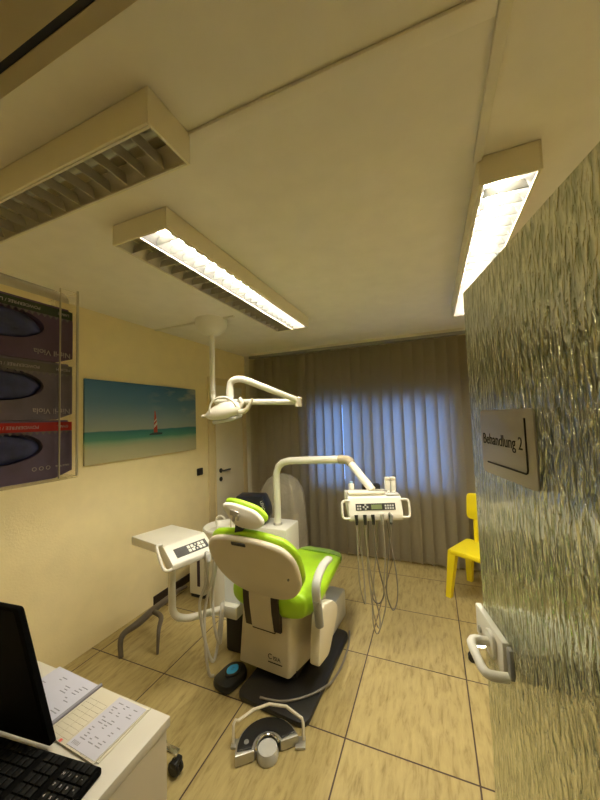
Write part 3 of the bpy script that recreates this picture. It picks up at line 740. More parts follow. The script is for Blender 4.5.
# slanted white bracket that joins unit and chair
t3 = thing('unit_cabinet', 'white box cabinet under the bent pole behind the green chair', 'cabinet', (-1.48, 2.73, 0))
MB().box((-1.72, 2.58, 0.04), (-1.235, 2.88, 0.645), 0.02).build('body', 'white', t3)
MB().box((-1.70, 2.60, 0.0), (-1.255, 2.86, 0.04), 0.004).build('plinth', 'grey', t3)
t2 = thing('unit_bracket', 'pale slanted cover between the spittoon unit and the chair', 'dental unit', (-1.36, 2.05, 0))
MB().rings([[Vector((-1.415, 1.93, 0.352)), Vector((-1.285, 1.93, 0.352)), Vector((-1.285, 2.1, 0.352)), Vector((-1.415, 2.12, 0.352))],
            [Vector((-1.425, 1.94, 0.60)), Vector((-1.395, 1.94, 0.60)), Vector((-1.395, 2.08, 0.60)), Vector((-1.425, 2.1, 0.60))]]).build('cover', mk('blue_lit_white_plastic', (0.80, 0.86, 0.95), 0.35), t2)  # white cover, with the bluish light on it put into its colour
MB().box((-1.42, 1.885, 0.27), (-1.29, 2.0, 0.35), 0.006).build('clamp', 'white', t2)
MB().box((-1.43, 1.95, 0.0), (-1.30, 2.2, 0.268), 0.02).build('foot', 'satin_black', t2)

t = thing('screen', 'dark box shaped screen seen from the side behind the headrest', 'screen', (-1.60, 2.70, 0.6465))
SM = Matrix.Translation((-1.59, 2.70, 0.6465)) @ Matrix.Rotation(math.radians(12), 4, 'Z')
so = round_poly([(-0.17, 0.0), (0.10, 0.0), (0.14, 0.07), (0.13, 0.16), (0.085, 0.265), (-0.17, 0.265)], [0.01, 0.03, 0.05, 0.06, 0.015, 0.015])
MB().prism(so, -0.06, 0.10, SM @ basis((1, 0, 0), (0, 0, 1), (0, -1, 0), (0, 0, 0)), 0.006).build('body', 'navy', t)
MB().text('LENOVO', 0.036, SM @ basis((0.25, 0, -0.968), (0.968, 0, 0.25), (0, -1, 0), (0.092, -0.1012, 0.155)), 0.0006).build('lettering', 'white', t)

# ---------------------------------------------------------------- delivery unit: pole, arm, tray head with hoses
t = thing('delivery_unit', 'white instrument tray on a bent pole arm in front of the blind', 'dental unit', (-1.372, 2.7, 0.6455))
MB().lathe([(0.0, 0.0), (0.042, 0.0), (0.042, 0.012), (0.034, 0.016), (0, 0.016)], Matrix.Translation((-1.372, 2.7, 0.6455)), 24).build('pole_collar', 'steel', t)
MB().tube([(-1.372, 2.7, 0.65), (-1.372, 2.7, 1.07), (-1.367, 2.7, 1.13), (-1.345, 2.697, 1.18), (-1.30, 2.69, 1.215), (-1.23, 2.68, 1.235), (-0.93, 2.63, 1.255), (-0.70, 2.59, 1.268)], 0.032, 18).build('pole', 'white', t)
MB().tube([(-0.73, 2.597, 1.266), (-0.70, 2.59, 1.268), (-0.65, 2.575, 1.26), (-0.62, 2.56, 1.238)], 0.036, 18, 4).build('elbow_sleeve', 'sleeve', t)
MB().tube([(-0.64, 2.567, 1.255), (-0.445, 2.46, 1.06)], 0.030, 18).build('down_arm', 'white', t)
th_ = math.radians(21)
tx = Vector((math.cos(th_), math.sin(th_), 0)); ty = Vector((-math.sin(th_), math.cos(th_), 0))
TM = basis(tx, ty, (0, 0, 1), (-0.402, 2.34, 0.875))     # front bottom centre of the head
prof = round_poly([(0.0, 0.0), (0.0, 0.035), (0.045, 0.155), (0.10, 0.165), (0.30, 0.155), (0.30, 0.06), (0.03, -0.012)], [0.012, 0.012, 0.015, 0.02, 0.02, 0.02, 0.015])
MB().prism(prof, -0.192, 0.192, TM @ basis((0, 1, 0), (0, 0, 1), (1, 0, 0), (0, 0, 0)), 0.006).build('tray_head', 'white', t)
for sgn in (-1, 1):
    pts = [(sgn*0.185, 0.03, 0.135), (sgn*0.222, 0.027, 0.135), (sgn*0.238, 0.024, 0.122), (sgn*0.240, 0.015, 0.09), (sgn*0.238, 0.004, 0.035), (sgn*0.225, 0.0, 0.018), (sgn*0.185, 0.004, 0.018)]
    MB().tube([TM @ Vector(p) for p in pts], 0.0085, 10, 3).build('side_handle', 'white', t)
# slanted front: frame for the keypad
fu = Vector((0, 0.045, 0.12)).normalized(); fn = Vector((0, -0.12, 0.045)).normalized()
FP = TM @ basis((1, 0, 0), fu, fn, (0, 0.0, 0.035))
kp = MB().box((-0.142, 0.035, 0.001), (0.142, 0.082, 0.003), 0.0, FP).build('keypad', 'black', t)
MB().box((-0.03, 0.042, 0.003), (0.045, 0.074, 0.0045), 0, FP).build('display', 'lcd', kp)
for cx_, n_ in ((-0.127, 2), (0.072, 4)):
    for i in range(n_):
        for j in range(2):
            MB().box((cx_+i*0.0175-0.006, 0.041+j*0.018, 0.003), (cx_+i*0.0175+0.006, 0.053+j*0.018, 0.0045), 0.0, FP).build('button', 'lightgrey', kp)
for a_, b_ in ((0, 0.014), (0, -0.014), (0.014, 0), (-0.014, 0)):
    MB().box((-0.072+a_-0.006, 0.0585+b_-0.006, 0.003), (-0.072+a_+0.006, 0.0585+b_+0.006, 0.0045), 0, FP).build('button', 'lightgrey', kp)
MB().prism(round_poly([(-0.19, 0.06), (0.085, 0.06), (0.085, 0.16), (-0.19, 0.16)], 0.03), 0.16, 0.185, TM, 0.008).build('tray_plate', 'offwhite', t)
MB().box((0.09, 0.05, 0.158), (0.185, 0.20, 0.168), 0.004, TM).build('grey_mat', 'lightgrey', t)
MB().box((-0.062, 0.175, 0.155), (0.075, 0.225, 0.215), 0.006, TM).build('arm_socket', 'black', t)
MB().tube([TM @ Vector(p) for p in ((-0.03, 0.1, 0.187), (0.03, 0.085, 0.192), (0.10, 0.06, 0.197))], 0.0035, 8, 3).build('probe', 'steel', t)
# holders, handpieces and hoses
hx_ = [-0.145, -0.085, -0.028, 0.036, 0.095]
for i, hx0 in enumerate(hx_):
    dark = i in (0, 1, 2, 4)
    MB().tube([TM @ Vector((hx0, -0.012, 0.045)), TM @ Vector((hx0, -0.022, 0.015)), TM @ Vector((hx0, -0.026, -0.02))], [0.013, 0.012, 0.009], 12).build('instrument_holder', 'black' if dark else 'steel', t)
MB().tube([TM @ Vector((0.085, -0.022, 0.06)), TM @ Vector((0.10, -0.03, 0.04)), TM @ Vector((0.095, -0.03, -0.005))], [0.008, 0.011, 0.01], 10).build('handpiece', 'grey', t)
hose = [
  [(-0.145, -0.026, -0.02), (-0.145, -0.02, -0.2), (-0.14, 0.0, -0.42), (-0.115, 0.02, -0.56), (-0.10, 0.04, -0.58), (-0.095, 0.08, -0.45), (-0.10, 0.14, -0.2), (-0.10, 0.2, 0.02)],
  [(-0.085, -0.026, -0.02), (-0.075, -0.01, -0.25), (-0.068, 0.0, -0.45), (-0.045, 0.02, -0.66), (-0.015, 0.03, -0.755), (0.0, 0.05, -0.70), (-0.03, 0.1, -0.5), (-0.06, 0.16, -0.2), (-0.06, 0.2, 0.02)],
  [(-0.028, -0.026, -0.02), (-0.02, -0.01, -0.2), (0.005, 0.0, -0.36), (0.03, 0.02, -0.47), (0.03, 0.04, -0.55), (-0.005, 0.05, -0.60), (-0.045, 0.06, -0.55), (-0.06, 0.1, -0.35), (-0.03, 0.18, -0.1), (-0.02, 0.2, 0.02)],
  [(0.036, -0.026, -0.02), (0.045, -0.01, -0.25), (0.03, 0.0, -0.45), (0.04, 0.02, -0.60), (-0.02, 0.04, -0.80), (-0.05, 0.05, -0.70), (-0.02, 0.1, -0.45), (0.03, 0.16, -0.2), (0.04, 0.2, 0.02)],
  [(0.095, -0.03, -0.01), (0.075, -0.01, -0.2), (0.055, 0.0, -0.38), (0.05, 0.01, -0.52), (0.09, 0.02, -0.63), (0.13, 0.04, -0.56), (0.135, 0.06, -0.40), (0.115, 0.14, -0.15), (0.11, 0.2, 0.02)],
]
for i, hp_ in enumerate(hose):
    MB().tube([TM @ Vector(p) for p in hp_], 0.0052, 8, 6).build('hose', 'hosedark' if i in (2, 4) else 'hosemid', t)

def bottle(loc, label, mat, capm, r, h):
    b = thing('bottle', label, 'bottle', loc)
    MB().lathe([(0, 0), (r, 0), (r, h*0.72), (r*0.85, h*0.78), (r*0.5, h*0.8), (0, h*0.8)], Matrix.Translation(loc), 20).build('body', mat, b)
    MB().lathe([(0, h*0.8), (r*0.55, h*0.8), (r*0.55, h), (0, h)], Matrix.Translation(loc), 20).build('cap', capm, b)
for k, (bx_, lab) in enumerate(((0.118, 'white upright dispenser on the instrument tray, left of the two'), (0.160, 'white upright dispenser on the instrument tray, right of the two'))):
    o_ = TM @ Vector((bx_, 0.135, 0.1685))
    b = thing('dispenser', lab, 'dispenser', o_, 'white dispensers on the instrument tray')
    BT = basis(tx, ty, (0, 0, 1), o_)
    MB().box((-0.018, -0.022, 0), (0.018, 0.022, 0.085), 0.004, BT).build('body', 'white', b)
    MB().box((-0.0185, -0.022, 0.086), (0.0185, 0.022, 0.108), 0.004, BT).build('lid', 'offwhite', b)
    MB().lathe([(0, 0), (0.012, 0), (0.010, 0.012), (0, 0.012)], BT @ Matrix.Translation((0, -0.036, 0)), 14).build('spout_cup', 'white', b)
o_ = TM @ Vector((-0.145, 0.19, 0.1668))
bottle(o_, 'tiny bottle with pale blue cap at the back corner of the instrument tray', 'white', mk('pale_blue_cap', (0.4, 0.6, 0.75), 0.4), 0.021, 0.075)

# ---------------------------------------------------------------- assistant unit at the left
t = thing('assistant_unit', 'white wedge shaped control head on a curved stand by the left wall', 'dental unit', (-1.48, 1.55, 0.3))
NW = Vector((-1.466, 1.50, 0.771)); e1v = Vector((0.28, 0.96, 0)).normalized(); e2v = Vector((-0.96, 0.28, 0)).normalized()
AM = basis(e1v, e2v, (0, 0, 1), NW)      # x along the front edge, y towards the wall, z up
P2 = basis((0, 1, 0), (0, 0, 1), (1, 0, 0), (0, 0, 0))
prof = round_poly([(0.0, -0.035), (0.0, 0.0), (0.118, 0.085), (0.545, 0.062), (0.545, 0.012), (0.15, 0.035), (0.06, -0.045)], [0.012, 0.01, 0.012, 0.006, 0.008, 0.03, 0.012])
MB().prism(prof, 0.0, 0.30, AM @ P2, 0.004).build('control_head', 'white', t)
u2 = Vector((0, 0.118, 0.085)).normalized(); n2 = Vector((0, -0.085, 0.118)).normalized()
AP = AM @ basis((1, 0, 0), u2, n2, (0, 0, 0)) @ Matrix.Translation((-0.02, -0.02, 0)) @ Matrix.Diagonal((1.2, 1.2, 1, 1))
kp = MB().box((0.055, 0.045, 0.0005), (0.245, 0.10, 0.0025), 0, AP).build('keypad', 'black', t)
for i in range(5):
    for j in range(2):
        if i == 2: continue
        MB().box((0.135+i*0.021-0.008, 0.053+j*0.022, 0.0025), (0.135+i*0.021+0.008, 0.070+j*0.022, 0.004), 0.001, AP).build('button', 'white', kp)
for a_, b_ in ((0, 0.014), (0, -0.014), (0.01, 0), (-0.01, 0)):
    MB().box((0.177+a_-0.004, 0.0725+b_-0.004, 0.0025), (0.177+a_+0.004, 0.0725+b_+0.004, 0.004), 0, AP).build('button', 'white', kp)
MB().box((0.06, 0.052, 0.0026), (0.10, 0.093, 0.0034), 0, AP).build('display', 'satin_black', kp)
MB().tube([AM @ Vector(p) for p in ((-0.004, 0.11, 0.10), (-0.03, 0.12, 0.10), (-0.04, 0.11, 0.085), (-0.04, 0.06, 0.01), (-0.035, 0.03, -0.02), (-0.015, 0.015, -0.025), (0.006, 0.012, -0.02))], 0.009, 10, 4).build('side_handle', 'white', t)
for k, xx in enumerate((0.225, 0.27)):
    MB().tube([AM @ Vector((xx+0.006, 0.0, 0.0)), AM @ Vector((xx, -0.028, -0.012)), AM @ Vector((xx-0.006, -0.042, -0.045))], [0.012, 0.017, 0.013], 12).build('suction_holder', 'grey' if k else 'lightgrey', t)
MB().tube([(-1.55, 1.575, 0.75), (-1.55, 1.575, 0.52), (-1.545, 1.575, 0.46), (-1.53, 1.595, 0.415), (-1.50, 1.64, 0.385), (-1.47, 1.70, 0.37), (-1.41, 1.83, 0.345), (-1.39, 1.872, 0.335)], 0.022, 16, 3).build('stand_tube', 'white', t)
hl = AM @ Vector((0.219, -0.042, -0.045)); hr = AM @ Vector((0.264, -0.042, -0.045))
for pts, m_ in (([hl, hl+Vector((-0.03, 0.0, -0.15)), (-1.435, 1.69, 0.45), (-1.40, 1.69, 0.25), (-1.345, 1.69, 0.13), (-1.345, 1.74, 0.17), (-1.345, 1.78, 0.33), (-1.37, 1.83, 0.40)], 'hose'),
                ([hr, hr+Vector((-0.02, 0.0, -0.12)), (-1.42, 1.72, 0.4), (-1.385, 1.68, 0.2), (-1.355, 1.67, 0.07), (-1.335, 1.69, 0.045)], 'hose'),
                ([hr+Vector((0.01, 0.02, 0)), (-1.40, 1.78, 0.5), (-1.37, 1.75, 0.3), (-1.33, 1.75, 0.20), (-1.33, 1.77, 0.28), (-1.34, 1.80, 0.37), (-1.37, 1.85, 0.40)], 'hose')):
    MB().tube(pts, 0.0095, 10, 6).build('hose', m_, t)

t = thing('suction_cabinet', 'narrow white cabinet with dark slit by the wall behind the hoses', 'cabinet', (-2.08, 2.5, 0))
MB().box((-2.17, 2.42, 0.03), (-2.0, 2.62, 0.52), 0.012).build('body', 'white', t)
MB().box((-2.075, 2.414, 0.11), (-2.045, 2.424, 0.47), 0.002).build('slit', mk('dark_purple_slit', (0.05, 0.03, 0.06), 0.4), t)
MB().box((-2.16, 2.43, 0.0), (-2.01, 2.61, 0.03), 0.004).build('plinth', 'black', t)

# equipment under a plastic sheet in the corner
t = thing('covered_equipment', 'equipment under a milky plastic sheet in front of the blind corner', 'covered equipment', (-1.62, 3.3, 0))
mb = MB(); rings = []
random.seed(3)
for z, sx, sy, yo in ((0.0, 0.27, 0.17, 0), (0.3, 0.265, 0.165, 0), (0.6, 0.255, 0.16, 0), (0.82, 0.235, 0.15, 0), (0.93, 0.17, 0.10, 0.01), (0.985, 0.08, 0.05, 0.02), (0.995, 0.02, 0.012, 0.02)):
    r = []
    for j in range(40):
        a = 2*PI*j/40
        k = 1 + 0.05*math.sin(7*a + z*2) + 0.03*math.sin(13*a+1) if z < 0.9 else 1
        cu, su = math.cos(a), math.sin(a)
        r.append(Vector((-1.62 + sx*k*math.copysign(abs(cu)**0.6, cu), 3.32+yo + sy*k*math.copysign(abs(su)**0.6, su), z+0.003)))
    rings.append(r)
mb.rings(rings).build('plastic_sheet', 'sheet', t, 70)
MB().box((-1.80, 3.22, 0.01), (-1.45, 3.42, 0.55), 0.01).box((-1.74, 3.24, 0.55), (-1.52, 3.4, 0.80), 0.02).build('equipment_body', 'offwhite', t)

# ---------------------------------------------------------------- yellow chair
t = thing('childs_chair', 'yellow plastic chair in front of the blind beside the glass door', 'chair', (0.27, 3.33, 0))
YM = Matrix.Translation((0.06, 3.18, 0)) @ Matrix.Rotation(math.radians(-29), 4, 'Z')      # near left foot is the origin
# seat facing left; legs splay
def yleg(b, tp, w0=0.022, w1=0.034):
    mb = MB(); b, tp = Vector(b), Vector(tp)
    mb.rings([[Vector((c.x+sx*w_, c.y+sy*w_, c.z)) for sx, sy in ((-1, -1), (1, -1), (1, 1), (-1, 1))] for c, w_ in ((b, w0), (b.lerp(tp, 0.5), (w0+w1)/2), (tp, w1))], True, YM)
    mb.build('leg', 'yellow', t)
yleg((0.0, 0.0, 0.001), (0.045, 0.03, 0.41)); yleg((0.38, 0.0, 0.001), (0.335, 0.03, 0.41))
yleg((0.0, 0.41, 0.001), (0.045, 0.34, 0.41)); yleg((0.38, 0.41, 0.001), (0.335, 0.34, 0.41))
MB().prism(round_poly([(0.012, -0.01), (0.368, -0.01), (0.368, 0.37), (0.012, 0.37)], 0.05), 0.375, 0.42, YM, 0.012).build('seat', 'yellow', t)
bk = round_poly([(0.035, 0.62), (0.345, 0.62), (0.345, 0.86), (0.035, 0.86)], 0.05)
MB().prism(bk, -0.012, 0.012, YM @ basis((1, 0, 0), (0, 0.12, 0.993), (0, -0.993, 0.12), (0, 0.27, 0.0)), 0.006).build('backrest', 'yellow', t)
for xx in (0.11, 0.27):
    MB().tube([(xx, 0.345, 0.40), (xx, 0.349, 0.52), (xx, 0.358, 0.66)], 0.02, 10, 0, True, YM).build('back_post', 'yellow', t)

# rolling stool behind the glass door
t = thing('rolling_stool', 'wheeled stool behind the glass door with one caster showing', 'stool', (0.46, 2.46, 0))
sx_, sy_ = 0.46, 2.46
def caster(p, parent, wr=0.027):
    p = Vector(p); w_ = MB()
    for s_ in (-1, 1):
        w_.lathe([(0, -0.009), (wr*0.8, -0.009), (wr, -0.004), (wr, 0.004), (wr*0.8, 0.009), (0, 0.009)], Matrix.Translation(p + Vector((0, s_*0.012, wr+0.001))) @ Matrix.Rotation(PI/2, 4, 'X'), 20)
    w_.box(p+Vector((-0.012, -0.024, wr*1.3)), p+Vector((0.02, 0.024, wr*2.15)), 0.005)
    c_ = w_.build('caster', 'black', parent)
    MB().tube([p+Vector((0, 0, wr*2.1)), p+Vector((0, 0, wr*2.1+0.025))], 0.008, 10).build('stem', 'chrome', c_)
for k in range(5):
    a = math.radians(188 + 72*k); e_ = Vector((sx_+0.30*math.cos(a), sy_+0.30*math.sin(a), 0))
    MB().tube([(sx_, sy_, 0.12), (e_.x, e_.y, 0.085)], [0.024, 0.016], 10).build('leg', 'chrome', t)
    caster(e_, t)
MB().tube([(sx_, sy_, 0.09), (sx_, sy_, 0.5)], 0.025, 14).build('column', 'chrome', t)
MB().lathe([(0, 0.5), (0.15, 0.5), (0.17, 0.52), (0.17, 0.55), (0.15, 0.57), (0, 0.575)], Matrix.Translation((sx_, sy_, 0)), 32).build('seat', 'satin_black', t)

# bent rack by the left wall
t = thing('bent_tube_rack', 'low bent dark tube rack on the floor along the left wall', 'rack', (-2.1, 1.9, 0))
MB().tube([(-2.085, 1.645, 0.002), (-2.11, 1.66, 0.09), (-2.12, 1.70, 0.125), (-2.10, 1.80, 0.14), (-2.15, 2.0, 0.125), (-2.24, 2.35, 0.075), (-2.28, 2.5, 0.03)], [0.016, 0.018, 0.02, 0.026, 0.026, 0.02, 0.014], 12, 4).build('bar', 'bracket', t)
MB().tube([(-1.865, 1.755, 0.002), (-1.90, 1.80, 0.13), (-1.98, 1.90, 0.15), (-2.10, 1.95, 0.135)], [0.008, 0.014, 0.018, 0.018], 12, 4).build('leg', 'bracket', t)

# ---------------------------------------------------------------- desk at the lower left
t = thing('desk', 'cream desk in the left foreground under papers and keyboard', 'desk', (-1.2, 0.52, 0))
MB().box((-1.72, 0.23, 0.692), (-0.792, 0.793, 0.72), 0.002).build('desk_top', 'desk', t)
MB().box((-0.822, 0.25, 0.0), (-0.800, 0.785, 0.691), 0.001).build('side_panel', 'deskside', t)
MB().box((-1.70, 0.25, 0.0), (-1.678, 0.785, 0.691), 0.001).build('side_panel', 'deskside', t)
MB().box((-1.677, 0.755, 0.3), (-0.823, 0.775, 0.691), 0.001).build('modesty_panel', 'deskside', t)

t = thing('wheeled_stand', 'low wheeled stand behind the desk, one black caster showing', 'stand', (-1.45, 1.15, 0))
MB().box((-1.66, 1.0, 0.085), (-1.25, 1.23, 0.11), 0.004).build('platform', 'black', t)
MB().box((-1.27, 1.195, 0.092), (-1.165, 1.225, 0.104), 0.003).build('arm', 'chrome', t)
for p_ in ((-1.18, 1.21, 0), (-1.62, 1.2, 0), (-1.62, 1.03, 0), (-1.29, 1.03, 0)):
    caster(p_, t, 0.032)

# keyboard
kz = 0.7205
kA = Vector((0.99, 0.13, 0)).normalized(); kB = Vector((-0.13, 0.99, 0)).normalized()
KB = basis(kA, kB, (0, 0, 1), Vector((-0.836, 0.607, kz)))     # far right corner; x to the right, y away
t = thing('keyboard', 'black keyboard with number pad on the desk', 'keyboard', Vector((-1.05, 0.50, kz)))
MB().prism(round_poly([(-0.46, -0.16), (0, -0.16), (0, 0), (-0.46, 0)], 0.01), 0, 0.014, KB, 0.003).build('case', 'deep_black', t)
legends = {0: ['-', '*', '/', 'N'], 1: ['+', '9', '8', '7'], 2: ['', '6', '5', '4'], 3: ['E', '3', '2', '1'], 4: ['', ',', '0', '0']}
kmesh = None
for r_ in range(6):
    for c_ in range(22):
        if c_ in (4, 8): continue
        xk = -0.012 - c_*0.0202 - 0.008; yk = -0.016 - r_*0.0245
        if kmesh is None:
            k_ = MB().box((-0.0088, -0.0105, 0.0), (0.0088, 0.0105, 0.005), 0.0015).build('key', 'keycap', t, world=False); kmesh = k_
        else:
            k_ = kmesh.copy(); C.objects.link(k_); k_.parent = t
            for q_ in (): pass
        k_.matrix_local = ROOT[t.name].inverted() @ KB @ Matrix.Translation((xk, yk, 0.0145))
        if c_ < 8 and (c_ < 4 or r_ < 4):
            s_ = legends.get(r_-1, ['', '', '', ''])[c_] if c_ < 4 and r_ > 0 else ''
            if s_:
                me_ = MB().text(s_, 0.009, Matrix.Translation((-0.002, 0.001, 0.0053)), 0.0002).build('key_legend', 'print', None, world=False)
                me_.parent = k_

# monitor
t = thing('monitor', 'black computer monitor at the left edge of the picture on the desk', 'monitor', (-1.2, 0.64, 0.72))
mz = Vector((math.sin(math.radians(7)), -math.cos(math.radians(7)), 0)); mx = Vector((math.cos(math.radians(7)), math.sin(math.radians(7)), 0))
MM = basis(mx, (0, 0, 1), mz, (-1.025, 0.603, 0.722))
MB().prism(round_poly([(-0.60, 0.012), (0.0, 0.012), (-0.135, 0.365), (-0.60, 0.372)], [0.01, 0.01, 0.012, 0.01]), -0.006, 0.012, MM, 0.003).build('panel', 'deep_black', t)
MB().prism(round_poly([(-0.59, 0.03), (-0.02, 0.03), (-0.147, 0.355), (-0.59, 0.362)], 0.004), 0.0125, 0.0135, MM).build('dark_screen', mk('switched_off_screen', (0.002, 0.002, 0.002), 0.6, spec=0.05), t)
MB().box((-0.58, -0.0005, -0.10), (-0.36, 0.010, -0.02), 0.002, MM).box((-0.50, 0.0, -0.05), (-0.43, 0.2, -0.02), 0.002, MM).build('stand', 'deep_black', t)

# open appointment folder
t = thing('open_folder', 'open appointment folder with printed sheets on the cream desk', 'folder', (-1.1, 0.70, 0.72))
MB().box((-1.33, 0.618, 0.7203), (-0.868, 0.79, 0.7225)).build('cover', 'creampaper', t)
GM = basis((0.999, -0.035, 0), (0.035, 0.999, 0), (0, 0, 1), (-1.105, 0.705, 0.7226))
MB().box((0.008, -0.088, 0), (0.232, 0.084, 0.003), 0.0005, GM).build('right_card', 'creampaper', t)
ls = MB().box((-0.23, -0.083, 0.0), (-0.006, 0.083, 0.005), 0.0005, GM).build('left_sheet', 'paper', t, )
rs = MB().box((0.107, -0.083, 0.0032), (0.229, 0.080, 0.0042), 0, GM).build('right_sheet', 'paper', t)
sp_ = MB().tube([GM @ Vector((0.001, y_, 0.005)) for y_ in (-0.085, 0.088)], 0.006, 10).build('spine', 'greyink', t)
gl = MB()
for i in range(9): gl.box((0.016, -0.075+i*0.0145, 0.0031), (0.10, -0.0743+i*0.0145, 0.0034), 0, GM)
for x_ in (0.016, 0.058, 0.0995): gl.box((x_, -0.075, 0.0031), (x_+0.0006, 0.041, 0.0034), 0, GM)
gl.build('ruled_grid', mk('brown_rule', (0.40, 0.35, 0.25), 0.6), t)
random.seed(11)
for i in range(15):
    y_ = 0.062 - i*0.0085
    for k in range(3):
        if random.random() < 0.7:
            x_ = 0.118+0.034*k+random.random()*0.012; MB().box((x_, y_, 0.0043), (x_+0.008+random.random()*0.014, y_+0.0026, 0.0045), 0, GM).build('printed_line', 'greyink', rs)
for k in range(5): MB().box((0.116+k*0.006, -0.076, 0.0043), (0.1185+k*0.006, -0.066, 0.0045), 0, GM).build('printed_line', 'greyink', rs)
for k in range(9): MB().box((0.02+k*0.022, -0.0865, 0.0031), (0.0212+k*0.022, -0.0815, 0.0034), 0, GM).build('edge_mark', 'greyink', t)
for i in range(13):
    y_ = 0.055 - i*0.0095
    for k in range(4):
        if random.random() < 0.45:
            x_ = -0.215+0.05*k+random.random()*0.015; MB().box((x_, y_, 0.0051), (x_+0.012+random.random()*0.02, y_+0.0026, 0.0053), 0, GM).build('printed_line', 'greyink', ls)
MB().box((0.074, -0.087, 0.0031), (0.084, -0.079, 0.0035), 0, GM).build('red_tab', 'redink', t)

# ---------------------------------------------------------------- glove dispenser with three boxes
XF = -0.72
t = thing('glove_dispenser', 'clear acrylic wall rack holding three glove boxes at the upper left', 'rack', (XF-0.05, 0.34, 1.5))
gz0, gz1 = 1.514, 1.917
MB().box((XF-0.092, 0.2, gz0), (XF-0.088, 0.457, gz1-0.035)).build('back_panel', 'acrylic_edge', t)
MB().box((XF-0.092, 0.453, gz0), (XF+0.012, 0.4565, gz1-0.005)).build('end_panel', 'acrylic', t)
MB().box((XF-0.092, 0.2, gz0-0.004), (XF+0.012, 0.4565, gz0)).build('bottom_panel', 'acrylic', t)
MB().box((XF+0.008, 0.421, gz0), (XF+0.011, 0.4525, gz1-0.005)).build('front_strip', 'acrylic', t)
ed = MB().box((XF+0.0075, 0.4195, gz0), (XF+0.0115, 0.421, gz1-0.005)).box((XF+0.010, 0.4528, gz0), (XF+0.0125, 0.4568, gz1))
ed.build('bright_edge', 'acrylic_edge', t)
# bent top lip
lip = MB(); rings = []
for i in range(9):
    a = PI/2*i/8
    rings.append([Vector((XF-0.085+0.09*math.sin(a), y_, gz1-0.033+0.04*math.cos(a)+dz)) for y_, dz in ((0.205, 0), (0.44, 0), (0.44, 0.003), (0.205, 0.003))])
lip.rings(rings).build('top_lip', mk('frosted_acrylic', (0.62, 0.58, 0.48), 0.08, var=0.02), t)
GT = lambda y, z, x=0.0: basis((0, -1, 0), (0, 0, -1), (1, 0, 0), (XF+x, y, z))     # upside-down lettering on the faces
def glove_box(k, z0, mat, band, label, words):
    g = thing('glove_box', label, 'box', (XF-0.04, 0.33, z0), 'glove boxes in the acrylic rack')
    z1 = z0+0.1185
    YO, ZO = 0.318, (z0+z1)/2+0.008
    # carton with an oval opening in its front face
    mb = MB(); y0, y1 = 0.202, 0.4515
    N = 32; front = []
    oval = [Vector((XF, YO+0.078*math.cos(2*PI*j/N), ZO+0.031*math.sin(2*PI*j/N))) for j in range(N)]
    rect = []
    for j in range(N):
        a = 2*PI*j/N; c_, s_ = math.cos(a), math.sin(a)
        # project onto the rectangle
        ky = ((y1-YO)/c_ if c_ > 1e-6 else ((y0-YO)/c_ if c_ < -1e-6 else 1e9)); kz_ = ((z1-ZO)/s_ if s_ > 1e-6 else ((z0-ZO)/s_ if s_ < -1e-6 else 1e9))
        q = min(ky, kz_); rect.append(Vector((XF, YO+q*c_, ZO+q*s_)))
    inner = [Vector((XF-0.012, p.y, p.z)) for p in oval]
    back = [Vector((XF-0.078, p.y, p.z)) for p in rect]
    V = [[mb.bm.verts.new(p) for p in ring] for ring in (inner, oval, rect, back)]
    for A_, B_ in zip(V, V[1:]):
        for j in range(N): mb.bm.faces.new((A_[j], A_[(j+1) % N], B_[(j+1) % N], B_[j]))
    mb.bm.faces.new(V[0]); mb.bm.faces.new(V[-1])
    mb.build('carton', mat, g, 30)
    # crumpled gloves in the opening
    gl_ = MB(); q = bmesh.ops.create_uvsphere(gl_.bm, u_segments=36, v_segments=18, radius=1)
    for v in q['verts']:
        nn = noise.noise(v.co*2.3 + Vector((k*7, 0, 0)))*0.35 + noise.noise(v.co*5 + Vector((0, k*3, 0)))*0.15
        v.co = Vector((XF-0.012+0.018*v.co.x*(1+nn), YO+0.076*v.co.y*(1+0.2*nn), ZO-0.002+0.029*v.co.z*(1+0.3*nn)))
    gl_.build('gloves', 'glove', g, 60)
    MB().box((XF+0.0002, 0.204, z1-0.022), (XF+0.0007, 0.4505, z1-0.004)).build('label_band', band, g)
    zz = MB()
    for j in range(22):
        yy = 0.206+j*0.0109
        zz.bm.faces.new([zz.bm.verts.new(p) for p in ((XF+0.0009, yy, z1-0.0225), (XF+0.0009, yy+0.009, z1-0.0225), (XF+0.0009, yy+0.0045, z1-0.029))])
    zz.build('zigzag_trim', mk('zigzag_print', (0.2, 0.18, 0.2), 0.5), g)
    for s_, y_, z_, sz, al in words:
        MB().text(s_, sz, GT(y_, z_, 0.0009), 0.0002, al).build('lettering', 'print', g)
    return g
zb_ = 1.5148
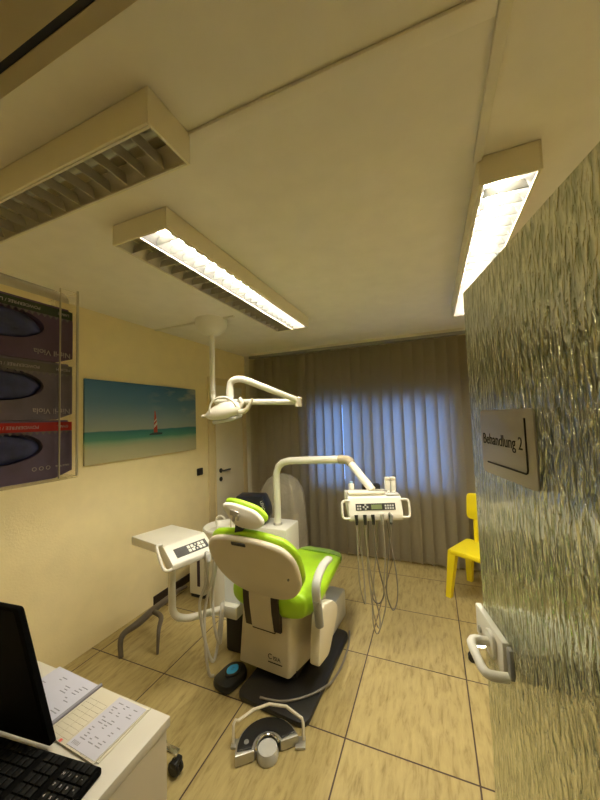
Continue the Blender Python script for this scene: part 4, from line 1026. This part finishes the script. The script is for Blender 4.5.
for k in range(3):
    z0 = zb_ + k*0.1195
    z1 = z0+0.1185
    if k == 2:
        glove_box(k, z0, 'purple', 'band_green', 'top glove box in the rack, dark purple with a green band', [('Nitril Viola', 0.4115, z0+0.018, 0.0158, 'CENTER'), ('POWDERFREE / LATEX', 0.345, z1-0.013, 0.0085, 'CENTER'), ('LARGE', 0.432, z1-0.013, 0.0075, 'CENTER')])
    elif k == 1:
        glove_box(k, z0, 'purple2', 'band_grey', 'middle glove box in the rack, purple with a grey band', [('Nitril Viola', 0.4115, z0+0.018, 0.0158, 'CENTER'), ('POWDERFREE / LATEX', 0.345, z1-0.013, 0.0085, 'CENTER'), ('MEDIUM', 0.432, z1-0.013, 0.0075, 'CENTER')])
    else:
        glove_box(k, z0, 'purple3', 'band_red', 'bottom glove box in the rack, purple with a red band', [('POWDERFREE / LATEX', 0.345, z1-0.013, 0.0085, 'CENTER'), ('SMALL', 0.432, z1-0.013, 0.0075, 'CENTER'), ('O O O', 0.393, z0+0.024, 0.011, 'CENTER'), ('Nitril Viola', 0.432, z0+0.024, 0.006, 'CENTER')])

# ---------------------------------------------------------------- daylight, camera, view
wd = bpy.data.worlds.new('evening_sky'); bpy.context.scene.world = wd; wd.use_nodes = True
bg = wd.node_tree.nodes['Background']; bg.inputs['Color'].default_value = (0.22, 0.42, 1.0, 1); bg.inputs['Strength'].default_value = 5.8

cam = bpy.data.cameras.new('camera'); co = bpy.data.objects.new('camera', cam); C.objects.link(co)
cam.sensor_fit = 'VERTICAL'; cam.sensor_height = 36.0; cam.lens = 36.0*FPX/800.0; cam.clip_start = 0.02
co.matrix_world = basis(CR, CU, -CW, CAM)
sc = bpy.context.scene; sc.camera = co
sc.view_settings.view_transform = 'Standard'; sc.view_settings.look = 'None'; sc.view_settings.gamma = 1.0
sc.view_settings.use_curve_mapping = False; sc.view_settings.exposure = 0.0
sc.cycles.max_bounces = 12; sc.cycles.diffuse_bounces = 5; sc.cycles.transparent_max_bounces = 12
